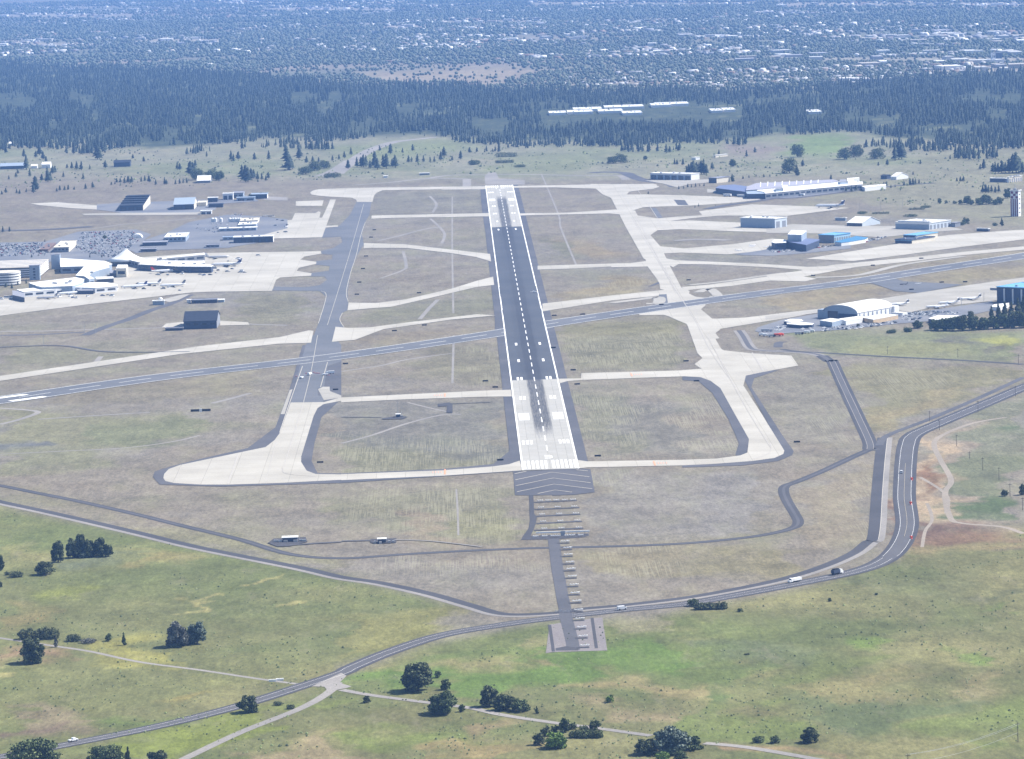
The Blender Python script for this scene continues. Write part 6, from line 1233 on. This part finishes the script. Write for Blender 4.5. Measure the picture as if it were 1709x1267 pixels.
PINES = {
 'pines around the far gravel road': [(425,267,13),(449,267,17),(478,268,28),(481,284,34),(484,283,26),(488,282,18),(499,266,22),(512,272,12),(522,270,10),(532,271,9),(555,268,9),(566,266,9),(575,264,12),(586,259,14),(581,282,16),(596,279,18),(603,279,18),(607,279,22),(611,278,20),(618,281,14),(626,280,28),(630,283,20),(634,252,10),(640,279,22),(645,281,26),(652,257,18),(655,278,14),(660,280,22),(672,255,9),(682,271,12),(687,271,10),(689,252,12),(697,272,16),(707,271,13),(718,271,10),(725,271,11),(736,268,16),(741,262,18),(755,268,8),(769,266,15),(784,255,10),(796,254,9)],
 'pines of the far left pasture': [(15,300,8),(27,296,9),(40,262,14),(44,283,26),(50,295,14),(60,263,12),(66,259,18),(72,266,14),(77,270,10),(56,322,14),(59,317,24),(62,317,12),(70,302,12),(80,304,20),(84,302,16),(79,293,16),(88,290,14),(92,288,12),(106,296,10),(139,300,12),(143,316,10),(155,314,11),(163,266,24),(166,266,20),(176,281,14),(240,270,9),(222,265,8),(296,283,14),(300,284,12),(318,292,24),(322,288,18),(326,278,12),(345,262,10),(386,268,18),(390,270,14),(398,266,14),(404,298,24),(410,302,28),(414,304,26),(419,300,20),(424,298,16),(430,300,13),(437,300,12),(444,302,10),(448,298,12),(10,322,9),(28,323,8),(33,324,8),(44,321,7),(3,325,7),(30,290,8),(136,284,16),(128,283,14),(120,282,12),(112,281,8),(150,283,9),(195,305,8),(201,305,9),(208,306,10),(214,305,12),(220,305,11),(236,304,10),(242,303,11),(249,304,12),(260,309,10),(275,308,13),(278,308,9),(293,308,8),(300,307,9),(306,306,9),(312,306,10),(186,309,6),(192,308,6),(100,318,9),(108,318,8),(114,317,9),(124,317,6),(95,320,7),(5,388,11),(16,387,9)],
 'clump behind the long cargo building': [(1146,290,14),(1150,291,18),(1154,290,20),(1158,291,24),(1163,290,20),(1167,290,20),(1171,291,24),(1175,291,27),(1179,291,18)],
 'pines beyond the long cargo building': [(1126,275,11),(1130,275,9),(1140,276,12),(1189,283,13),(1112,256,17),(1118,255,12),(1132,252,10),(1200,258,9),(1246,262,12),(1260,255,10)],
 'pines of the far right pasture': [(1481,276,11),(1466,277,7),(1494,268,28),(1500,266,32),(1505,266,26),(1508,262,22),(1642,282,17),(1636,283,10),(1657,288,16),(1661,289,20),(1666,289,18),(1672,289,22),(1678,288,18),(1684,289,26),(1690,288,32),(1696,289,36),(1700,288,28),(1707,290,20),(1640,322,13),(1645,322,15),(1650,322,14),(1655,321,12),(1661,322,11),(1667,321,13),(1340,278,12),(1387,300,9),(1519,309,12),(1524,309,12),(1528,308,11),(1534,307,9),(1509,310,8),(1603,303,9),(1608,303,10),(1597,303,7),(1405,320,9),(1412,320,9),(1421,320,10),(1429,318,9),(1494,313,6),(1487,314,6),(1536,274,7),(1524,292,6),(1503,318,4),(1480,311,8),(1475,312,9)],
 'little trees by the long cargo building': [(1133,316,6),(1141,315,5),(1148,313,7),(1154,313,6),(1161,312,7),(1168,311,5),(1175,311,6),(1082,324,5),(1160,347,5),(1166,345,6),(1194,344,3),(1220,340,3),(1240,299,6),(1250,297,5),(1262,295,5),(1275,296,6),(1285,295,5)],
 'trees in the terminal car park': [(13,412,4),(25,410,4),(53,430,6),(90,472,6),(75,404,5),(150,430,5),(170,430,6),(160,424,5),(30,476,8),(20,482,9),(10,480,9),(44,474,9),(92,453,5),(100,455,6)]}
for g_, L_ in PINES.items():
    L_ = sorted(L_)
    for i, (x, y, h) in enumerate(L_):
        kind = 'tall' if h > 20 else ('mid-sized' if h > 11 else 'small')
        pine('%s dark tree, %s from left among the %s' % (kind, ORD[i], g_), x, y, h, g_, wf=1.95)
# the pine wood: the nearest stand singly, the rest of it as one mass
FB = ([-900,0,150,250,340,400,560,600,725,800,900,1010,1110,1170,1300,1400,1500,1560,1709,2600],[243,243,245,256,250,240,240,232,228,238,243,238,240,244,234,224,238,246,248,248])
CB = ([-900,0,400,560,700,840,1000,1300,1450,1600,1709,2600],[106,106,126,144,146,155,150,146,138,126,122,122])
R = np.random.RandomState(5); N = 100000
d = R.uniform(8400-1800, 13500, N); u = R.uniform(-.175, .185, N); x = CX+d*u; y = CY+d
px, py = PX(x, y)
dens = fbm(x, y, 170, 301, 3, .8); dn2 = fbm(x, y, 600, 311, 3, 1.)
GAPQ = [[(900,184),(1010,179),(1150,171),(1240,177),(1240,200),(1085,202),(905,206)],[(535,172),(560,170),(552,180),(535,180)],[(660,176),(700,176),(700,184),(665,184)],[(785,204),(850,202),(850,211),(790,212)],[(590,235),(640,222),(735,222),(735,238),(640,240)],[(0,160),(40,158),(40,170),(0,172)],[(1345,186),(1380,186),(1380,195),(1345,195)],[(1430,196),(1500,194),(1500,203),(1430,203)],[(485,158),(530,158),(530,164),(485,164)]]
GAPE = [(40,166,22),(124,155,8),(145,163,12),(160,190,6),(285,222,12),(245,232,10),(500,158,14),(560,157,12),(541,177,12),(678,178,16),(820,209,32),(715,225,20),(1423,192,14),(1470,197,22),(1665,186,18),(1220,222,14),(1550,225,12),(1610,212,12),(1640,150,14),(1690,160,16),(1300,215,14),(1180,200,8),(330,195,6),(90,205,7),(420,210,8),(620,200,8)]
def in_gap(px, py):
    g_ = np.zeros(len(px), bool)
    for q in GAPQ: g_ |= poly_mask(px, py, q, 1.) > .5
    for gx, gy, gw in GAPE: g_ |= ((px-gx)/gw)**2+((py-gy-4)/7.)**2 < 1
    return g_
gaps = in_gap(px, py) & (R.rand(N) < .9)
dn3 = fbm(x, y, 90, 331, 2, 1.)
ok = (py < np.interp(px, *FB)+(dens-.5)*60+(dn3-.6)*22) & (py > np.interp(px, *CB)+(dn2-.5)*22) & (dens > .33+.08*(dn3 < .4)) & ~gaps & (R.rand(N) < np.clip(1.15-.45*(d-7000)/5000, .5, 1))
x, y, px, py, d = x[ok], y[ok], px[ok], py[ok], d[ok]
inview = (px > -10) & (px < 1720)
h = R.uniform(9, 21, len(x))*(.8+.4*R.rand(len(x)))*(.65+.7*fbm(x, y, 120, 341, 2)); h[in_gap(px, py-9)] *= .4; h[in_gap(px, py-4)] *= .6; order = np.argsort(-(h/d)*inview)
o_i = order[:295]; rest = np.setdiff1d(np.arange(len(x)), o_i)
zone = lambda p: 'left edge' if p < 200 else 'left' if p < 600 else 'gravel road' if p < 850 else 'runway line' if p < 1050 else 'centre right' if p < 1300 else 'right' if p < 1550 else 'right edge'
for i in o_i:
    k = R.randint(6); r = empty('forest_pine', (x[i], y[i]), R.uniform(0, 6.28)); r.scale = (h[i]*.95, h[i]*.95, h[i])
    zn = zone(px[i]); tag(r, 'dark pine standing at the near edge of the forest, %s stretch' % zn, 'pine tree', 'forest edge pines, %s stretch' % zn); link('crown', PROTO[k][0], r); link('trunk', PROTO[k][1], r)
def mass(name, xs, ys, hs, ws, protos, mats_, lb, kind='stuff', z=None):
    Vs, Fs, Ms = [], [], []; off = 0; kk = R.randint(len(protos), size=len(xs)); rot = R.uniform(0, 6.28, len(xs)); mm = R.randint(len(mats_), size=len(xs))
    for k, (V, Fc) in enumerate(protos):
        s_ = kk == k; c_, n_ = np.cos(rot[s_]), np.sin(rot[s_]); m_ = s_.sum()
        if not m_: continue
        X = xs[s_][:,None]+(V[:,0][None]*c_[:,None]-V[:,1][None]*n_[:,None])*ws[s_][:,None]; Y = ys[s_][:,None]+(V[:,0][None]*n_[:,None]+V[:,1][None]*c_[:,None])*ws[s_][:,None]; Z = V[:,2][None]*hs[s_][:,None]
        Vs.append(np.stack([X, Y, Z], -1).reshape(-1, 3)); Fs.append((Fc[None]+(np.arange(m_)*len(V))[:,None,None]).reshape(-1, Fc.shape[1])+off); Ms.append(np.repeat(mm[s_], len(Fc))); off += m_*len(V)
    o = np_mesh(name, np.concatenate(Vs), np.concatenate(Fs), mats_, np.concatenate(Ms)); tag(o, lb, None, None, kind); return o
LOW = [conifer_arrays(1, w_, 700+i, 5, 7) for i, w_ in enumerate((.36,.44,.32,.50,.40))]
mass('pine_forest', x[rest], y[rest], h[rest], h[rest]*1.0, LOW, PM, 'dense dark pine forest stretching across the plain')
# scrub and rank grass tufts, too many to count
def tuft(seed):
    R_ = random.Random(seed); V = [(0,0,1.)]+[(.5*math.cos(a*1.047)*R_.uniform(.6,1.3), .5*math.sin(a*1.047)*R_.uniform(.6,1.3), .0 if a % 2 else .35) for a in range(6)]; return np.array(V), np.array([(1+i, 1+(i+1)%6, 0) for i in range(6)])
TF = [tuft(i) for i in range(4)]
def scatter(name, n, poly, smin, smax, mats_, lb, thr, seed, sc=120):
    xs = [p[0] for p in poly]; ys = [p[1] for p in poly]; a = R.uniform(min(xs), max(xs), n*4); b_ = R.uniform(min(ys), max(ys), n*4)
    ok_ = poly_mask(a, b_, poly, .5) > .5; P_ = np.array([W(i, j) for i, j in zip(a[ok_], b_[ok_])]); nn = fbm(P_[:,0], P_[:,1], sc, seed, 3); P_ = P_[nn > thr][:n]
    s_ = R.uniform(smin, smax, len(P_))*R.uniform(.5, 1, len(P_)); mass(name, P_[:,0], P_[:,1], s_*.7, s_, TF, mats_, lb)
scatter('scrub', 1500, [(0,250),(600,243),(900,245),(1300,240),(1709,252),(1709,330),(1500,345),(1300,300),(900,288),(560,300),(300,312),(0,330)], 2, 6, [LF['green'][0], LF['green'][1], PM[2]], 'low scrub dotted over the pasture beyond the airfield', .5, 811)
scatter('meadow_tufts', 2600, [(0,850),(560,965),(760,1015),(560,1130),(900,1045),(1330,990),(1530,905),(1709,890),(1709,1267),(0,1267)], .6, 2.0, [LF['green'][0], LF['dark'][0], LF['dark'][1], LF['green'][1]], 'rank tufts and low brush in the meadow', .52, 821, 60)
# ------------------------------------------------------------------ the city far behind
def blob(seed):
    R_ = random.Random(seed); V = []; F_ = []
    for lv, (z, r_) in enumerate(((0,.3),(.3,.55),(.65,.5),(.95,.18))):
        for i in range(6): a = i*math.pi/3+lv*.4; rr = r_*R_.uniform(.75,1.25); V.append((rr*math.cos(a), rr*math.sin(a), z))
    for lv in range(3):
        for i in range(6): a, b_ = lv*6+i, lv*6+(i+1)%6; F_.append((a, b_, b_+6, a+6))
    return np.array(V), np.array(F_)
BL = [blob(i) for i in range(4)]
CITY_HAZED = [leafmat('hazed_city_tree_%d' % i, c, .3) for i, c in enumerate([(.055,.078,.052),(.095,.12,.08),(.15,.165,.12)])]  # foliage colours lightened to stand in for haze over the far city
N = 150000; s_ = R.uniform(0, 1, N); d = 9300+(25000-9300)*s_**1.25; u = R.uniform(-.16, .17, N); x = CX+d*u; y = CY+d; px, py = PX(x, y)
c1 = fbm(x, y, 500, 401, 3, 1.6); c2 = fbm(x, y, 160, 411, 3, 1.2)
bare = poly_mask(px, py, [(585,121),(860,110),(905,121),(820,138),(640,136)], 2) > .5
inb = np.zeros(len(px), bool)
for x0, x1, y0, y1, n_ in BANDS: ym = (y0+y1)/2; inb |= (px > x0) & (px < x1) & (np.abs(py-ym-1) < min(3.2, (y1-y0)*.22))
inb &= R.rand(len(px)) < .9
ok = ~inb & (py < np.interp(px, *CB)+2) & (c2 > .30) & ~((c1 > .60) & (R.rand(N) < .75)) & ~(bare & (R.rand(N) < .9))
x, y, d = x[ok], y[ok], d[ok]; hh = R.uniform(5, 13, len(x))*np.clip(d/16000, .6, 1)
mass('city_trees', x, y, hh, hh*R.uniform(.7, 1.4, len(x)), BL, CITY_HAZED, 'countless street and garden trees of the far city')
# houses: gabled boxes; bright roofs
def house_arr():
    V = np.array([(-.5,-.5,0),(.5,-.5,0),(.5,.5,0),(-.5,.5,0),(-.5,-.5,.6),(.5,-.5,.6),(.5,.5,.6),(-.5,.5,.6),(-.5,0,1),(.5,0,1),(-.5,0,1),(.5,0,1)])
    return V, np.array([(0,1,5,4),(2,3,7,6),(1,2,6,5),(3,0,4,7),(4,5,9,8),(6,7,8,9),(5,6,9,11),(7,4,8,10)])
HROOF = [mat('house_'+n, c, .7, .1, .3) for n, c in (('white',(.46,.46,.45)),('cream',(.38,.35,.31)),('grey',(.22,.22,.23)),('brown',(.22,.16,.13)),('pale',(.32,.32,.34)),('bright',(.70,.70,.69)))]
N = 13000; s_ = R.uniform(0, 1, N); d = 9800+(24000-9800)*s_**1.1; u = R.uniform(-.15, .16, N); x = CX+d*u; y = CY+d; px, py = PX(x, y)
c2 = fbm(x, y, 420, 431, 3, 1.5); ok = (py < np.interp(px, *CB)-1) & (c2 > .53) & ((px > 330) | (py < 96) | (R.rand(N) < .3)) & ((px > 640) | (R.rand(N) < .55))
x, y, d, px, py = x[ok], y[ok], d[ok], px[ok], py[ok]
order = np.argsort(d + 1e6*((px < 0) | (px > 1709)))
HV, HF = house_arr(); hmes = []
for k in range(6):
    o = np_mesh('house_body', HV, HF, HROOF[k]); hmes.append(o.data); bpy.data.objects.remove(o)
for i in order[:270]:
    k = R.choice(6, p=[.2,.15,.2,.12,.23,.1]); o = link('city_house', hmes[k]); o.location = (x[i], y[i], 0); o.rotation_euler[2] = R.choice([0, math.pi/2])+.3+R.uniform(-.1,.1); o.scale = (R.uniform(8, 16), R.uniform(7, 11), R.uniform(4, 7))
    nm = ['white','cream','grey','brown','pale grey','bright white'][k]
    zn = zone(px[i]).replace('gravel road', 'middle').replace('runway line', 'middle'); tag(o, 'little %s house at the fringe of the city, %s' % (nm, zn), 'house', 'fringe houses of the city')
rest = order[270:]
hs = R.uniform(5, 11, len(rest))
# elongated footprints
protos = [(HV*np.array([1.5,.9,1]), HF), (HV*np.array([1,1,1]), HF), (HV*np.array([2.2,1.0,.9]), HF)]
mass('city_houses', x[rest], y[rest], hs, R.uniform(8, 17, len(rest)), protos, HROOF, 'houses of the far city sprinkled between the trees')
# big flat-roofed warehouses in bands
bands = BANDS
nb = 0
WHM = []
for k, mt_ in enumerate((HROOF[0], HROOF[1], HROOF[4], HROOF[5])):
    o = MB().box(-.5,-.5,0,.5,.5,1).build('hall', mt_); WHM.append(o.data); bpy.data.objects.remove(o)
for x0, x1, y0, y1, n in bands:
    for k in range(n):
        p = W(rnd.uniform(x0, x1), rnd.uniform(y0, y1)); dd_ = math.hypot(p[0]-CX, p[1]-CY); nb += 1
        kk = rnd.choice([0,0,1,2,3]); o = link('warehouse_hall', WHM[kk]); o.location = (*p, 0); o.rotation_euler[2] = rnd.uniform(-.15,.15); o.scale = (rnd.uniform(18, 60), rnd.uniform(30, 90), rnd.uniform(6, 11))
        sd_ = 'far left' if x0 < 300 else 'left' if x0 < 700 else 'centre' if x0 < 1100 else 'right' if x0 < 1400 else 'far right'
        tag(o, '%s flat-roofed city hall, %s, %s' % ({0:'white',1:'cream',2:'pale grey',3:'bright'}[kk], sd_, 'near the top of the view' if y0 < 30 else 'mid-distance' if y0 < 80 else 'nearer band'), 'warehouse', 'flat-roofed halls of the city')

# things that share a label are told apart by their order from the left
by = {}
for o in C.objects:
    if o.parent is None and 'label' in o.keys() and 'group' in o.keys(): by.setdefault(o['label'], []).append(o)
for lb, L_ in by.items():
    if len(L_) < 2: continue
    L_.sort(key=lambda o: PX(o.location[0], o.location[1])[0])
    for i, o in enumerate(L_):
        n_ = ORD[i] if i < len(ORD) else '%dth' % (i+1)
        if len(lb.split()) <= 13: o['label'] = '%s, %s from left' % (lb, n_)
# ------------------------------------------------------------------ haze
hm = bpy.data.materials.new('haze_air'); hm.use_nodes = True; t = hm.node_tree; t.nodes.clear()
pv = t.nodes.new('ShaderNodeVolumePrincipled'); pv.inputs['Density'].default_value = HAZE_D; pv.inputs['Color'].default_value = (*HAZE_C, 1); pv.inputs['Anisotropy'].default_value = .0
out = t.nodes.new('ShaderNodeOutputMaterial'); t.links.new(pv.outputs[0], out.inputs['Volume'])
hz = MB().box(-26000, -5000, -3, 26000, 40000, 460).build('haze', hm); tag(hz, kind='stuff')
